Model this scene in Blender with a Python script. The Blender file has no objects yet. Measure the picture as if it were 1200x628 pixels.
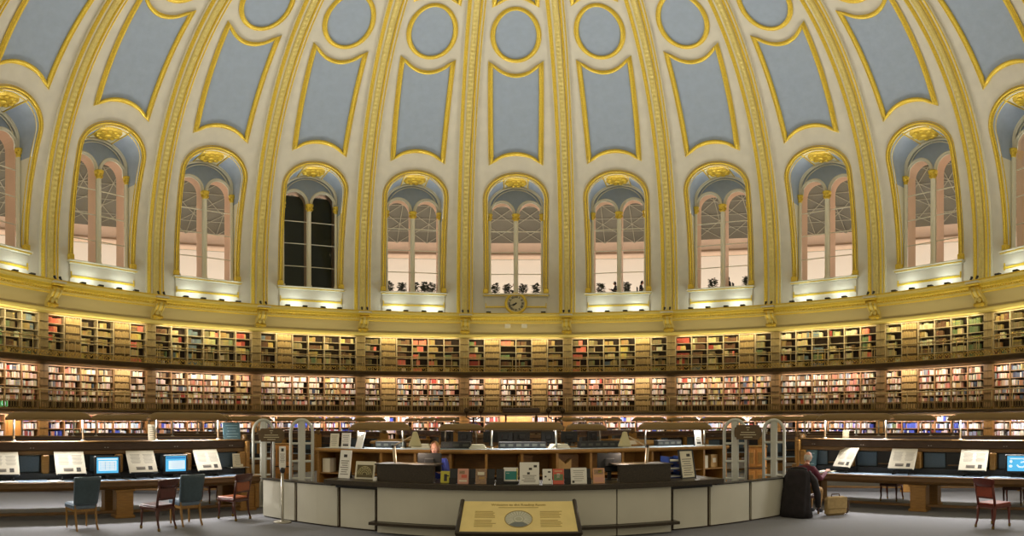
AMB, FL, UP, G1, G0, G2, CV, CT, TOP, HL = .52, 12, 245, 75, 100, 50, 34, 1250, 0, 130
import bpy, bmesh, math, random
from math import sin, cos, tan, pi, radians, sqrt, atan2, asin, hypot
from mathutils import Vector, Matrix
random.seed(7)
SC = bpy.context.scene
COL = SC.collection
# ---------------------------------------------------------------- helpers
def lin(c):
    return tuple((v/255/12.92 if v/255 <= .04045 else ((v/255+.055)/1.055)**2.4) for v in c)
MATS = {}
def mat(name, rgb, rough=.6, metal=0, var=0, scale=8, bump=0, emit=None, es=0, spec=.5, stretch=(1,1,1)):
    if name in MATS: return MATS[name]
    m = bpy.data.materials.new(name); m.use_nodes = True
    nt = m.node_tree; b = nt.nodes['Principled BSDF']
    col = lin(rgb)
    b.inputs['Base Color'].default_value = (*col, 1)
    b.inputs['Roughness'].default_value = rough
    b.inputs['Metallic'].default_value = metal
    b.inputs['Specular IOR Level'].default_value = spec
    if var or bump:
        tc = nt.nodes.new('ShaderNodeTexCoord'); mp = nt.nodes.new('ShaderNodeMapping')
        mp.inputs['Scale'].default_value = stretch
        nz = nt.nodes.new('ShaderNodeTexNoise'); nz.inputs['Scale'].default_value = scale
        nz.inputs['Detail'].default_value = 5
        nt.links.new(tc.outputs['Object'], mp.inputs['Vector']); nt.links.new(mp.outputs[0], nz.inputs['Vector'])
        if var:
            cr = nt.nodes.new('ShaderNodeValToRGB')
            cr.color_ramp.elements[0].position = .3; cr.color_ramp.elements[1].position = .7
            cr.color_ramp.elements[0].color = (*[v*(1-var) for v in col], 1)
            cr.color_ramp.elements[1].color = (*[min(1, v*(1+var)) for v in col], 1)
            nt.links.new(nz.outputs['Fac'], cr.inputs['Fac']); nt.links.new(cr.outputs[0], b.inputs['Base Color'])
        if bump:
            bp = nt.nodes.new('ShaderNodeBump'); bp.inputs['Strength'].default_value = bump
            bp.inputs['Distance'].default_value = .02
            nt.links.new(nz.outputs['Fac'], bp.inputs['Height']); nt.links.new(bp.outputs[0], b.inputs['Normal'])
    if emit:
        b.inputs['Emission Color'].default_value = (*lin(emit), 1); b.inputs['Emission Strength'].default_value = es
    MATS[name] = m
    return m
def glass(name, tint=(235,240,238), refl=.08):
    m = bpy.data.materials.new(name); m.use_nodes = True; nt = m.node_tree
    for n in list(nt.nodes): nt.nodes.remove(n)
    o = nt.nodes.new('ShaderNodeOutputMaterial'); mx = nt.nodes.new('ShaderNodeMixShader')
    t = nt.nodes.new('ShaderNodeBsdfTransparent'); g = nt.nodes.new('ShaderNodeBsdfGlossy')
    t.inputs[0].default_value = (*lin(tint), 1); g.inputs['Roughness'].default_value = .05
    fr = nt.nodes.new('ShaderNodeFresnel'); fr.inputs[0].default_value = 1.3
    nt.links.new(fr.outputs[0], mx.inputs[0])
    nt.links.new(t.outputs[0], mx.inputs[1]); nt.links.new(g.outputs[0], mx.inputs[2])
    nt.links.new(mx.outputs[0], o.inputs[0])
    MATS[name] = m; return m
class MB:
    """collects shapes and links them as one mesh object"""
    def __init__(s): s.v = []; s.f = []; s.m = []; s.mats = []; s.sm = []
    def mi(s, m):
        if m not in s.mats: s.mats.append(m)
        return s.mats.index(m)
    def add(s, vs, fs, m, smooth=False, M=None):
        o = len(s.v); k = s.mi(m)
        s.v += [tuple(M @ Vector(p)) if M else tuple(p) for p in vs]
        for f in fs: s.f.append(tuple(i+o for i in f)); s.m.append(k); s.sm.append(smooth)
        return s
    def box(s, c, d, m, M=None, bev=0, taper=1):
        x, y, z = d[0]/2, d[1]/2, d[2]/2
        if not bev:
            vs = [(c[0]+sx*x*(taper if sz > 0 else 1), c[1]+sy*y*(taper if sz > 0 else 1), c[2]+sz*z) for sz in (-1,1) for sx, sy in ((-1,-1),(1,-1),(1,1),(-1,1))]
            return s.add(vs, [(3,2,1,0),(4,5,6,7),(0,1,5,4),(1,2,6,5),(2,3,7,6),(3,0,4,7)], m, False, M)
        b = min(bev, x*.9, y*.9, z*.9); vs = []; fs = []
        rings = []
        for zz, ins in ((-z, b), (-z+b, 0), (z-b, 0), (z, b)):
            ring = []
            for sx, sy in ((-1,-1),(1,-1),(1,1),(-1,1)):
                X = x-ins; Y = y-ins
                cs = [(sx*X, sy*(Y-b+ins*.4)), (sx*(X-b+ins*.4), sy*Y)]
                if sx*sy < 0: cs.reverse()
                if (sx,sy) in ((-1,-1),(1,1)): pass
                for p in cs: ring.append(p)
            # order by angle
            ring.sort(key=lambda p: atan2(p[1]/max(y,1e-6), p[0]/max(x,1e-6)))
            rings.append(len(vs)); vs += [(c[0]+p[0], c[1]+p[1], c[2]+zz) for p in ring]
        n = 8
        for a, b2 in zip(rings, rings[1:]):
            for i in range(n): fs.append((a+i, a+(i+1)%n, b2+(i+1)%n, b2+i))
        fs.append(tuple(rings[0]+i for i in reversed(range(n)))); fs.append(tuple(rings[-1]+i for i in range(n)))
        return s.add(vs, fs, m, False, M)
    def tube(s, path, r, m, n=6, closed=False, M=None, smooth=True, flat=1, caps=True):
        P = [Vector(p) for p in path]; N = len(P); vs = []; fs = []
        rr = r if isinstance(r, (list, tuple)) else [r]*N
        up = None
        for i, p in enumerate(P):
            a = P[i-1] if (i or closed) else p; b = P[(i+1) % N] if (i < N-1 or closed) else p
            t = (b-a)
            if t.length < 1e-9: t = Vector((0,0,1))
            t.normalize()
            if up is None:
                up = Vector((0,0,1)) if abs(t.z) < .9 else Vector((1,0,0))
            u = up - t*up.dot(t)
            if u.length < 1e-6: u = Vector((1,0,0)) - t*t.x
            u.normalize(); w = t.cross(u); up = u
            for k in range(n):
                a = 2*pi*(k+.5)/n
                vs.append(p + u*cos(a)*rr[i] + w*sin(a)*rr[i]*flat)
        L = N if closed else N-1
        for i in range(L):
            j = (i+1) % N
            for k in range(n): fs.append((i*n+k, i*n+(k+1)%n, j*n+(k+1)%n, j*n+k))
        if not closed and caps:
            fs.append(tuple(reversed(range(n)))); fs.append(tuple((N-1)*n+k for k in range(n)))
        return s.add(vs, fs, m, smooth, M)
    def lathe(s, prof, m, n=16, a0=0, a1=2*pi, M=None, smooth=True, c=(0,0,0)):
        full = abs(a1-a0-2*pi) < 1e-6; cols = n if full else n+1; vs = []; fs = []
        for i in range(cols):
            a = a0+(a1-a0)*i/n
            for r, z in prof: vs.append((c[0]+r*cos(a), c[1]+r*sin(a), c[2]+z))
        k = len(prof)
        for i in range(n):
            j = (i+1) % cols
            for q in range(k-1): fs.append((i*k+q, j*k+q, j*k+q+1, i*k+q+1))
        return s.add(vs, fs, m, smooth, M)
    def prism(s, out, y0, y1, m, M=None, smooth=False):
        """outline in x,z extruded along y"""
        n = len(out)
        vs = [(p[0], y0, p[1]) for p in out]+[(p[0], y1, p[1]) for p in out]
        fs = [tuple(range(n)), tuple(reversed(range(n, 2*n)))]
        fs += [(i, i+n, (i+1)%n+n, (i+1)%n) for i in range(n)]
        return s.add(vs, fs, m, smooth, M)
    def ball(s, c, r, m, nu=12, nv=8, M=None):
        r = r if isinstance(r, (list, tuple)) else (r,)*3
        vs = []; fs = []
        for j in range(nv+1):
            p = -pi/2+pi*j/nv
            for i in range(nu):
                a = 2*pi*i/nu; vs.append((c[0]+r[0]*cos(p)*cos(a), c[1]+r[1]*cos(p)*sin(a), c[2]+r[2]*sin(p)))
        for j in range(nv):
            for i in range(nu): fs.append((j*nu+i, j*nu+(i+1)%nu, (j+1)*nu+(i+1)%nu, (j+1)*nu+i))
        return s.add(vs, fs, m, True, M)
    def mesh(s, name):
        me = bpy.data.meshes.new(name); me.from_pydata(s.v, [], s.f)
        for m in s.mats: me.materials.append(m)
        me.polygons.foreach_set('material_index', s.m); me.polygons.foreach_set('use_smooth', s.sm)
        me.update(); return me
    def build(s, name, parent=None, fix=True):
        me = s.mesh(name)
        if fix:
            bm = bmesh.new(); bm.from_mesh(me); bmesh.ops.recalc_face_normals(bm, faces=bm.faces); bm.to_mesh(me); bm.free()
        return link(name, me, parent)
def link(name, data, parent=None):
    o = bpy.data.objects.new(name, data); COL.objects.link(o)
    if parent: o.parent = parent
    return o
def thing(name, label, cat, loc=(0,0,0), rz=0, group=None):
    o = bpy.data.objects.new(name, None); COL.objects.link(o); o.empty_display_size = .1
    o.location = loc; o.rotation_euler = (0,0,rz); tag(o, label, cat, group); return o
def tag(o, label, cat, group=None):
    o['label'] = label; o['category'] = cat
    if group: o['group'] = group
    return o
def struct(name, loc=(0,0,0), rz=0):
    o = bpy.data.objects.new(name, None); COL.objects.link(o); o.location = loc; o.rotation_euler = (0,0,rz); o['kind'] = 'structure'; return o
def dup(src, loc=None, rz=None, label=None, group=None, par=None):
    r = src.copy(); COL.objects.link(r)
    if loc is not None: r.location = loc
    if rz is not None: r.rotation_euler = (0,0,rz)
    if label: r['label'] = label
    if group: r['group'] = group
    if par: r.parent = par
    for ch in list(src.children): dup(ch, par=r)
    return r
def text_mesh(name, cu, parent=None):
    o = bpy.data.objects.new(name, cu); COL.objects.link(o); bpy.context.view_layer.update()
    me = bpy.data.meshes.new_from_object(o.evaluated_get(bpy.context.evaluated_depsgraph_get()))
    bpy.data.objects.remove(o); me.name = name
    return link(name, me, parent)
def T(x=0, y=0, z=0, rz=0, rx=0, ry=0):
    return Matrix.Translation((x,y,z)) @ Matrix.Rotation(rz,4,'Z') @ Matrix.Rotation(ry,4,'Y') @ Matrix.Rotation(rx,4,'X')
# ---------------------------------------------------------------- camera: a 97 degree panorama taken 18 m from the middle of the round room
D, H, F, CX, CY = 18.06, 1.95, 712.0, 604.6, 495.0
def pos(px, dist):
    a = (px-CX)/F
    return (dist*sin(a), -D+dist*cos(a))
def zat(py, dist): return H + tan((CY-py)/F)*dist
RCX, RCY, RCR = -1.5, 8.0, 14.0
def arc_dist(px, R_, cx=RCX, cy=RCY):   # distance to the gently curved counter in the middle
    a = (px-CX)/F; dx, dy = sin(a), cos(a); ox, oy = -cx, -D-cy; b = ox*dx+oy*dy; return -b-sqrt(b*b-(ox*ox+oy*oy-R_*R_))
def ring_dist(px, r):
    if 5.2 < r < 6.2: return arc_dist(px, RCR-(6.12-r))
    if r > 6.2: return arc_dist(px, r+3.45, .14, 3.5)
    return ring_dist0(px, r)
def ring_dist0(px, r):      # distance to the near side of a circle of radius r about the room's axis
    a = (px-CX)/F; q = r*r-(D*sin(a))**2
    return D*cos(a)-sqrt(max(q, 0))
def area(name, loc, size, energy, rot, color=(1,.9,.75), spread=pi):
    l = bpy.data.lights.new(name, 'AREA'); l.shape = 'RECTANGLE'; l.size, l.size_y = size; l.energy = energy; l.color = color; l.spread = spread
    o = bpy.data.objects.new(name, l); COL.objects.link(o); o.location = loc; o.rotation_euler = rot; return o
cd = bpy.data.cameras.new('camera'); cam = bpy.data.objects.new('camera', cd); COL.objects.link(cam)
cam.location = (0, -D, H); cam.rotation_euler = (pi/2, 0, 0)
cd.type = 'PANO'; cd.panorama_type = 'EQUIRECTANGULAR'
cd.longitude_min = -CX/F; cd.longitude_max = (1200-CX)/F
cd.latitude_min = (CY-628)/F; cd.latitude_max = CY/F
cd.clip_start = .05; cd.clip_end = 300
SC.camera = cam
# ---------------------------------------------------------------- materials
cream = mat('cream_plaster', (213,208,194), .65, var=.05, scale=1.5)
cream2 = mat('cream_paint', (222,217,196), .55)
blue = mat('blue_paint', (156,170,190), .7, var=.05, scale=3)
gold = mat('gilding', (226,196,70), .35, .3, var=.14, scale=14)
palegold = mat('pale_gilding', (216,198,120), .45, .15, var=.12, scale=20)
ochre = mat('ochre_paint', (190,174,126), .55)
strawp = mat('straw_paint', (230,212,130), .45)
goldd = mat('gilding_relief', (212,180,64), .35, .35, var=.35, scale=22, bump=.6)
bronze = mat('gilt_iron', (150,122,58), .45, .5)
carpet = mat('grey_carpet', (122,122,126), .95, var=.12, scale=60, bump=.3)
darkwood = mat('dark_wood', (66,44,24), .45, var=.3, scale=6, stretch=(1,8,8))
oak = mat('oak', (150,108,48), .5, var=.22, scale=5, stretch=(1,8,8))
oak2 = mat('oak_dark', (104,74,36), .45, var=.25, scale=5, stretch=(1,8,8))
olive = mat('gallery_brown', (92,72,36), .5, var=.15, scale=4)
mahog = mat('mahogany', (74,34,22), .35, var=.3, scale=8, stretch=(6,6,1))
mahog2 = mat('red_mahogany', (112,52,26), .35, var=.3, scale=8, stretch=(6,6,1))
leatherblue = mat('blue_leather', (70,86,98), .5, var=.1, scale=30)
leathertop = mat('pale_blue_leather', (120,140,160), .45, var=.08, scale=30)
blackp = mat('black_plastic', (26,25,24), .4)
granite = mat('black_stone', (54,44,30), .35, var=.5, scale=60)
white = mat('white_paper', (236,232,222), .8)
paper = mat('cream_paper', (222,214,190), .8)
ink = mat('grey_ink', (120,112,100), .8)
inkd = mat('dark_ink', (64,60,56), .8)
panelw = mat('white_panel', (206,201,184), .5, var=.04, scale=2)
steel = mat('brushed_steel', (170,164,150), .3, .9)
brass = mat('brass', (128,100,46), .35, .7)
tube_on = mat('lit_tube', (255,250,240), .5, emit=(255,236,214), es=3.0)
pinkstone = mat('pink_stone', (222,188,164), .8, var=.05, scale=1)
bookmat = mat('book_cloth', (200,190,160), .75)
nt = bookmat.node_tree; at_ = nt.nodes.new('ShaderNodeAttribute'); at_.attribute_name = 'cover'
nt.links.new(at_.outputs['Color'], nt.nodes['Principled BSDF'].inputs['Base Color'])
bookobj = mat('book_cover', (200,190,160), .75)
nt = bookobj.node_tree; oi = nt.nodes.new('ShaderNodeObjectInfo')
nt.links.new(oi.outputs['Color'], nt.nodes['Principled BSDF'].inputs['Base Color'])
wglass = glass('window_glass', (225,228,222))
# ================================================================ the round room
RS, Z0, R = 20.95, 10.3, 21.0
NB = 5                                     # window bays -5 .. 5, eighteen degrees each
A0, A1 = -99, 99                           # azimuth span that is built
def polar(r, azdeg, z): a = radians(azdeg); return (r*sin(a), r*cos(a), z)
def dome(az, t, dr=0):                     # az in degrees, t elevation in degrees, dr inwards
    t = radians(t); r = (RS-dr)*cos(t); return polar(r, az, Z0+(RS-dr)*sin(t))
def sweep(prof, mb, m, a0=A0, a1=A1, step=1.5, smooth=True):    # (r,z) profile turned about the axis
    n = max(1, int(round((a1-a0)/step))); vs = []; fs = []; k = len(prof)
    for i in range(n+1):
        a = a0+(a1-a0)*i/n
        for r, z in prof: vs.append(polar(r, a, z))
    for i in range(n):
        for q in range(k-1): fs.append((i*k+q, (i+1)*k+q, (i+1)*k+q+1, i*k+q+1))
    mb.add(vs, fs, m, smooth)
# floor
mb = MB(); mb.lathe([(0,0),(23.5,0)], carpet, 96, smooth=False); mb.lathe([(23.5,0),(23.5,-.3),(0,-.3)], carpet, 96, smooth=False)
o = mb.build('floor'); o['kind'] = 'structure'
mb = MB(); mb.lathe([(0,.28),(7.0,.28),(7.0,.005)], carpet, 96, smooth=False); o = mb.build('floor_platform'); o['kind'] = 'structure'
# wall behind the shelves, drum above the cornice
mb = MB(); sweep([(21.95,0),(21.95,7.6),(22.2,7.6),(22.2,0)], mb, olive); 
o = mb.build('wall_back'); o['kind'] = 'structure'
mb = MB(); sweep([(20.95,8.6),(20.95,10.3)], mb, cream); sweep([(22.0,10.3),(22.0,8.6)], mb, cream)
o = mb.build('wall_drum'); o['kind'] = 'structure'
# dome shell with the window openings
OW, ZS, ZT = 1.80, 16.5, 18.0              # opening half width, springing, crown
def hw(z):
    if z <= ZS: return OW
    if z >= ZT: return 0
    return OW*sqrt(1-((z-ZS)/(ZT-ZS))**2)
zrows = [10.3+(ZS-10.3)*i/10 for i in range(11)]+[ZS+(ZT-ZS)*sin(pi/2*i/14) for i in range(1,15)]
def sph_y(x, z):
    rr = RS*cos(asin((z-Z0)/RS)); return sqrt(rr*rr-x*x)
shell = MB()
for b in range(-NB, NB+1):
    Mb = Matrix.Rotation(-radians(18*b), 4, 'Z')
    rows = [(z, hw(z)) for z in zrows]+[(Z0+RS*sin(radians(t)), 0) for t in [asin((ZT-Z0)/RS)*180/pi+q*(64-asin((ZT-Z0)/RS)*180/pi)/26 for q in range(1,27)]]
    for sgn in (1, -1):
        vs = []; fs = []; nc = 6
        for z, w in rows:
            rr = RS*cos(asin((z-Z0)/RS)); a_in = asin(w/rr); a_out = radians(9)
            for c in range(nc+1):
                a = a_in+(a_out-a_in)*c/nc
                vs.append((sgn*rr*sin(a), rr*cos(a), z))
        for i in range(len(rows)-1):
            for c in range(nc):
                q = (i*(nc+1)+c, i*(nc+1)+c+1, (i+1)*(nc+1)+c+1, (i+1)*(nc+1)+c)
                fs.append(q if sgn > 0 else q[::-1])
        shell.add(vs, fs, cream, True, Mb)
ceiling = shell.build('ceiling', fix=False); ceiling['kind'] = 'structure'
# painted panels and their gilded frames
def lerp(a, b, t): return a+(b-a)*t
def low_outline(inset, n=14):
    pts = []
    aB, aT = 4.78-inset, 5.45-inset
    for i in range(n+1):
        a = -aB+2*aB*i/n; pts.append((a, 23.75+inset*.7+4.6*sqrt(max(0, 1-(a/(aB*1.25))**2))-4.6*.6))
    for i in range(n+1):
        a = aT-2*aT*i/n; pts.append((a, 42.7-inset*.7-2.35*(1-(abs(a)/aT)**2)))
    return pts
def up_outline(inset, n=10):
    aB, aT = 5.2-inset, 5.6-inset; pts = []
    for i in range(n+1):
        a = -aB+2*aB*i/n; pts.append((a, 52.75+inset*.6+1.7*(1-(a/aB)**2)))
    pts += [(aT, 63-inset), (-aT, 63-inset)]
    return pts
def oval_outline(inset, n=36):
    return [((5.25-inset)*cos(2*pi*i/n), 47.7+(5.0-inset*.62)*sin(2*pi*i/n)) for i in range(n)]
def fill(mb, out, m, dr):
    n = len(out); ca = sum(p[0] for p in out)/n; ct = sum(p[1] for p in out)/n
    vs = [dome(ca, ct, dr)]; fs = []
    rings = 5
    for q in range(1, rings+1):
        for a, t in out: vs.append(dome(lerp(ca,a,q/rings), lerp(ct,t,q/rings), dr))
    for i in range(n): fs.append((0, 1+i, 1+(i+1)%n))
    for q in range(rings-1):
        for i in range(n): fs.append((1+q*n+i, 1+(q+1)*n+i, 1+(q+1)*n+(i+1)%n, 1+q*n+(i+1)%n))
    mb.add(vs, fs, m, True)
def dense(out, k=5):
    r = []
    for i, p in enumerate(out):
        q = out[(i+1) % len(out)]; L = hypot(p[0]-q[0], p[1]-q[1]); c = max(1, int(L/1.2))
        r += [(lerp(p[0],q[0],j/c), lerp(p[1],q[1],j/c)) for j in range(c)]
    return r
fm = MB(); pm = MB()
for fn in (low_outline, up_outline, oval_outline):
    fill(pm, dense(fn(.45)), blue, .03)
    for ins, rad in ((.40, .105), (.1, .045), (-.14,.03)):
        fm.tube([dome(a, t, .05) for a, t in dense(fn(ins))], rad, gold, 6, closed=True)
pmesh, fmesh = pm.mesh('panel'), fm.mesh('panel_frame')
for b in range(-NB, NB+1):
    for nm, me in (('panel', pmesh), ('panel_frame', fmesh)):
        o = link(nm, me, ceiling); o.rotation_euler = (0,0,-radians(18*b))
# ribs
PR = [(-.56,-.02,0),(-.56,.13,0),(-.52,.14,0),(-.50,.20,1),(-.40,.26,1),(-.31,.20,1),(-.29,.15,0),(-.18,.15,0),(-.16,.21,2),(-.08,.25,2),(0,.23,2),(.08,.25,2),(.16,.21,2),(.18,.15,0),(.21,.15,0),(.23,.20,1),(.28,.24,1),(.33,.20,1),(.35,.15,0),(.43,.15,0),(.45,.19,1),(.50,.19,1),(.52,.14,0),(.56,.13,0),(.56,-.02,0)]
def rib_parts():
    rows = [(None, 8.85+i*.145) for i in range(10)]+[(i*.4, None) for i in range(0, 156)]
    out = [MB(), MB(), MB()]; ms = [cream2, gold, palegold]
    for k in range(len(PR)-1):
        which = max(PR[k][2], PR[k+1][2]) if PR[k][2] != PR[k+1][2] else PR[k][2]
        if {PR[k][2], PR[k+1][2]} == {1, 0} or {PR[k][2], PR[k+1][2]} == {2, 0}: which = max(PR[k][2], PR[k+1][2])
        vs = []; fs = []
        for i, (t, z) in enumerate(rows):
            s = 1 if t is None else 1-.12*t/55
            for u, dr, mm in (PR[k], PR[k+1]):
                d = dr+(.025 if (which == 2 and mm == 2 and i % 2) else 0)
                if t is None: vs.append((u*s, RS-d, z))
                else:
                    tt = radians(t); vs.append((u*s, (RS-d)*cos(tt), Z0+(RS-d)*sin(tt)))
        for i in range(len(rows)-1): fs.append((2*i, 2*i+1, 2*i+3, 2*i+2))
        out[which].add(vs, fs, ms[which], which == 1)
    return [m.mesh(n) for m, n in zip(out, ('rib_slab','gilt_moulding','bead_band'))]
rp = rib_parts()
for k in range(12):
    o = link('trim_%d' % (k+1), rp[0]); o['kind'] = 'structure'; o.rotation_euler = (0,0,-radians(-99+18*k))
    link('gilt_moulding', rp[1], o); link('bead_band', rp[2], o)
# cornice
cor = MB()
sweep([(21.9,7.45),(20.82,7.45),(20.78,7.48),(20.78,7.62),(20.9,7.64)], cor, strawp)
sweep([(20.9,7.64),(20.86,7.85),(20.76,8.05),(20.62,8.2),(20.5,8.27)], cor, ochre)
sweep([(20.42,8.33),(20.42,8.44),(20.3,8.5)], cor, strawp)
sweep([(20.12,8.68),(20.12,8.76),(20.0,8.8)], cor, strawp)
sweep([(20.0,8.88),(20.95,8.9)], cor, cream2)
cornice = cor.build('trim_13', fix=False); cornice['kind'] = 'structure'
g = MB()
sweep([(20.5,8.27),(20.44,8.29),(20.42,8.33)], g, gold); sweep([(20.3,8.5),(20.22,8.53),(20.2,8.6),(20.12,8.68)], g, gold); sweep([(20.0,8.8),(19.96,8.84),(20.0,8.88)], g, gold)
g.build('gilt_moulding', cornice, fix=False)
g = MB()
for i in range(int((A1-A0)/.45)):
    a = A0+.45*(i+.5); M = Matrix.Rotation(-radians(a), 4, 'Z'); g.box((0,20.36,8.47), (.09,.12,.09), gold, M)
g.build('dentil_row', cornice)
def console_mesh():
    c = MB(); out = [(20.9,7.66),(20.66,7.62),(20.56,7.7),(20.6,7.86),(20.52,8.0),(20.36,8.12),(20.2,8.3),(20.14,8.5),(20.2,8.6),(20.5,8.62),(20.9,8.6)]
    M = Matrix.Rotation(pi/2, 4, 'Z')
    # outline is (y,z), extruded along x
    n = len(out)
    for x0, x1, off, m in ((-.28,-.2,0,palegold),(-.2,-.08,-.05,gold),(-.08,.08,.03,palegold),(.08,.2,-.05,gold),(.2,.28,0,palegold)):
        o2 = [(y-off if 0 < i < n-1 else y, z) for i, (y, z) in enumerate(out)]
        vs = [(x0, y, z) for y, z in o2]+[(x1, y, z) for y, z in o2]
        fs = [tuple(range(n)), tuple(reversed(range(n,2*n)))]+[(i, i+n, (i+1)%n+n, (i+1)%n) for i in range(n)]
        c.add(vs, fs, m)
    for zz in (7.74, 8.5):
        c.lathe([(0,-.3),(.09,-.3),(.09,.3),(0,.3)], goldd, 10, M=T(0, 20.58 if zz < 8 else 20.2, zz) @ Matrix.Rotation(pi/2,4,'Y'))
    c.box((0,20.45,8.66), (.74,.9,.12), gold, bev=.03)
    c.box((0,20.42,8.76), (.82,.98,.1), cream2, bev=.03)
    for i in range(5):
        c.ball((-.14+.07*i, 20.40-.02*abs(i-2)+.08, 7.92+.1*(2-abs(i-2))), (.06,.08,.12), palegold, 8, 6)
    return c.mesh('console')
cm_ = console_mesh()
for k in range(12):
    o = link('console', cm_, cornice); o.rotation_euler = (0,0,-radians(-99+18*k))
# windows
YB = 21.3
WN = {0:'the window above the wall clock'}
ORD = ['', 'first', 'second', 'third', 'fourth', 'fifth']
for k in range(1, 6):
    WN[k] = 'the %s window right of the clock' % ORD[k]; WN[-k] = 'the %s window left of the clock' % ORD[k]
LC, LH, LZ, LR = .915, .765, 15.98, .88          # lancet centre, half width, springing, rise
def lan(z):
    if z <= LZ: return LH
    if z >= LZ+LR: return 0
    return LH*sqrt(1-((z-LZ)/LR)**2)
def window_meshes():
    P = {}
    # deep reveal from the dome face back to the glass
    mb = MB(); edge = [(-hw(z), z) for z in zrows]+[(hw(z), z) for z in reversed(zrows[:-1])]
    def strip(e, m):
        vs = []; fs = []
        for x, z in e:
            y0 = sph_y(x, z)
            for q in range(4): vs.append((x, lerp(y0, YB, q/3), z))
        for i in range(len(e)-1):
            for q in range(3): fs.append((i*4+q, i*4+q+1, (i+1)*4+q+1, (i+1)*4+q))
        mb.add(vs, fs, m, True)
    n = len(edge); i1 = next(i for i, e in enumerate(edge) if e[1] > 15.2); 
    top = [i for i, e in enumerate(edge) if abs(e[0]) < .95 and e[1] > ZS]
    j0, j1 = top[0], top[-1]
    strip(edge[:i1+1], cream2); strip(edge[i1:j0+1], blue); strip(edge[j0:j1+1], cream2); strip(edge[j1:n-i1], blue); strip(edge[n-i1-1:], cream2)
    mb.add([(-OW,sph_y(OW,10.3),10.3),(OW,sph_y(OW,10.3),10.3),(OW,YB+1.3,10.3),(-OW,YB+1.3,10.3)], [(0,1,2,3)], cream2)
    for sx in (-1, 1):   # thin mouldings that edge the blue fields
        for qq in (.08, .92):
            pts = [(sx*abs(x), lerp(sph_y(x,z), YB, qq), z) for x, z in edge[i1:j0+1]]
            mb.tube(pts, .05, cream2, 5)
        pts = [(sx*abs(edge[j0][0])*.98, lerp(sph_y(edge[j0][0],edge[j0][1]), YB, q/5), edge[j0][1]-.02) for q in range(6)]
        mb.tube(pts, .04, gold, 5)
    P['reveal'] = mb
    # back wall with two lancets
    mb = MB(); zz = sorted(set([round(z,4) for z in zrows+[LZ+LR*sin(pi/2*i/10) for i in range(11)]+[15.2]]))
    for sx in (1, -1):
        for z0, z1 in zip(zz, zz[1:]):
            m = cream2 if z1 <= LZ+.01 else blue
            def q(a0, a1, b0, b1):
                if a1-a0 < 1e-4 and b1-b0 < 1e-4: return
                mb.add([(sx*a0,YB,z0),(sx*a1,YB,z0),(sx*b1,YB,z1),(sx*b0,YB,z1)], [(0,1,2,3)], m)
            if z0 < LZ+LR-1e-4:
                q(0, LC-lan(z0), 0, LC-lan(z1)); q(min(LC+lan(z0), hw(z0)), hw(z0), min(LC+lan(z1),hw(z1)), hw(z1))
            else: q(0, hw(z0), 0, hw(z1))
    # arch hoods and edges
    for sx in (1,-1):
        for rad, off, yy in ((.075,.06,YB-.05),(.05,-.03,YB-.02)):
            pts = [(sx*(LC-(LH+off)*cos(pi*i/16)), yy, LZ+(LR+off)*sin(pi*i/16)) for i in range(17)]
            mb.tube(pts, rad, cream2, 6)
        mb.box((sx*(OW-.05), YB-.05, 13.0), (.1,.12,5.4), cream2)
    for off, rad in ((-.06,.09),(-.24,.04)):
        pts = [(x*(OW+off)/OW, YB-.05, z+(off if z > ZS else 0)) for x, z in edge if z > 15.6]
        mb.tube(pts, rad, cream2, 6)
    P['window_frame'] = mb
    # pink stone reveal outside the glass
    mb = MB()
    for sx in (1,-1):
        pts = [(LC-LH, 10.3)]+[(LC-lan(z), z) for z in [LZ+LR*sin(pi/2*i/8) for i in range(9)]]+[(LC+lan(z), z) for z in [LZ+LR*sin(pi/2*i/8) for i in range(7,-1,-1)]]+[(LC+LH, 10.3)]
        vs = []; fs = []
        for x, z in pts: vs += [(sx*x, YB+.02, z), (sx*x, YB+.75, z)]
        for i in range(len(pts)-1): fs.append((2*i, 2*i+1, 2*i+3, 2*i+2))
        mb.add(vs, fs, pinkstone, False)
    P['outer_reveal'] = mb
    # centre column with capital, side columns
    mb = MB(); mb.lathe([(.17,10.3),(.17,10.48),(.13,10.56),(.12,15.4),(.14,15.45)], cream2, 12, c=(0,YB-.1,0)); P['column'] = mb
    def cap(mb, x, y, s=1):
        mb.lathe([(.13*s,15.42),(.17*s,15.46),(.14*s,15.52),(.19*s,15.7),(.27*s,15.84),(.27*s,15.92),(0,15.92)], gold, 10, c=(x,y,0))
        for i in range(8):
            a = 2*pi*i/8; mb.ball((x+.2*s*cos(a), y+.2*s*sin(a), 15.62+.14*(i%2)), (.06*s,.06*s,.1), goldd, 6, 5)
    mb = MB(); cap(mb, 0, YB-.1); P['capital'] = mb
    mb = MB(); mb.lathe([(.16,10.3),(.16,10.48),(.1,10.56),(.09,15.45)], cream2, 10, c=(OW-.1,YB-.18,0)); P['side_column'] = mb
    mb = MB(); cap(mb, OW-.1, YB-.18, .75); P['side_capital'] = mb
    # glass + bars
    mb = MB()
    for sx in (1,-1):
        out = [(sx*(LC-LH),10.3),(sx*(LC+LH),10.3)]+[(sx*(LC+LH*cos(pi*i/14)), LZ+LR*sin(pi*i/14)) for i in range(15)]
        mb.add([(x,YB+.05,z) for x,z in out], [tuple(range(len(out)))], wglass)
    P['glass'] = mb
    mb = MB(); 
    for sx in (1,-1):
        for z in (11.75,13.25,14.75): mb.box((sx*LC,YB+.03,z), (2*LH,.05,.045), cream2)
    P['glazing_bar'] = mb
    # gilded arch round the opening
    mb = MB()
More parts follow.
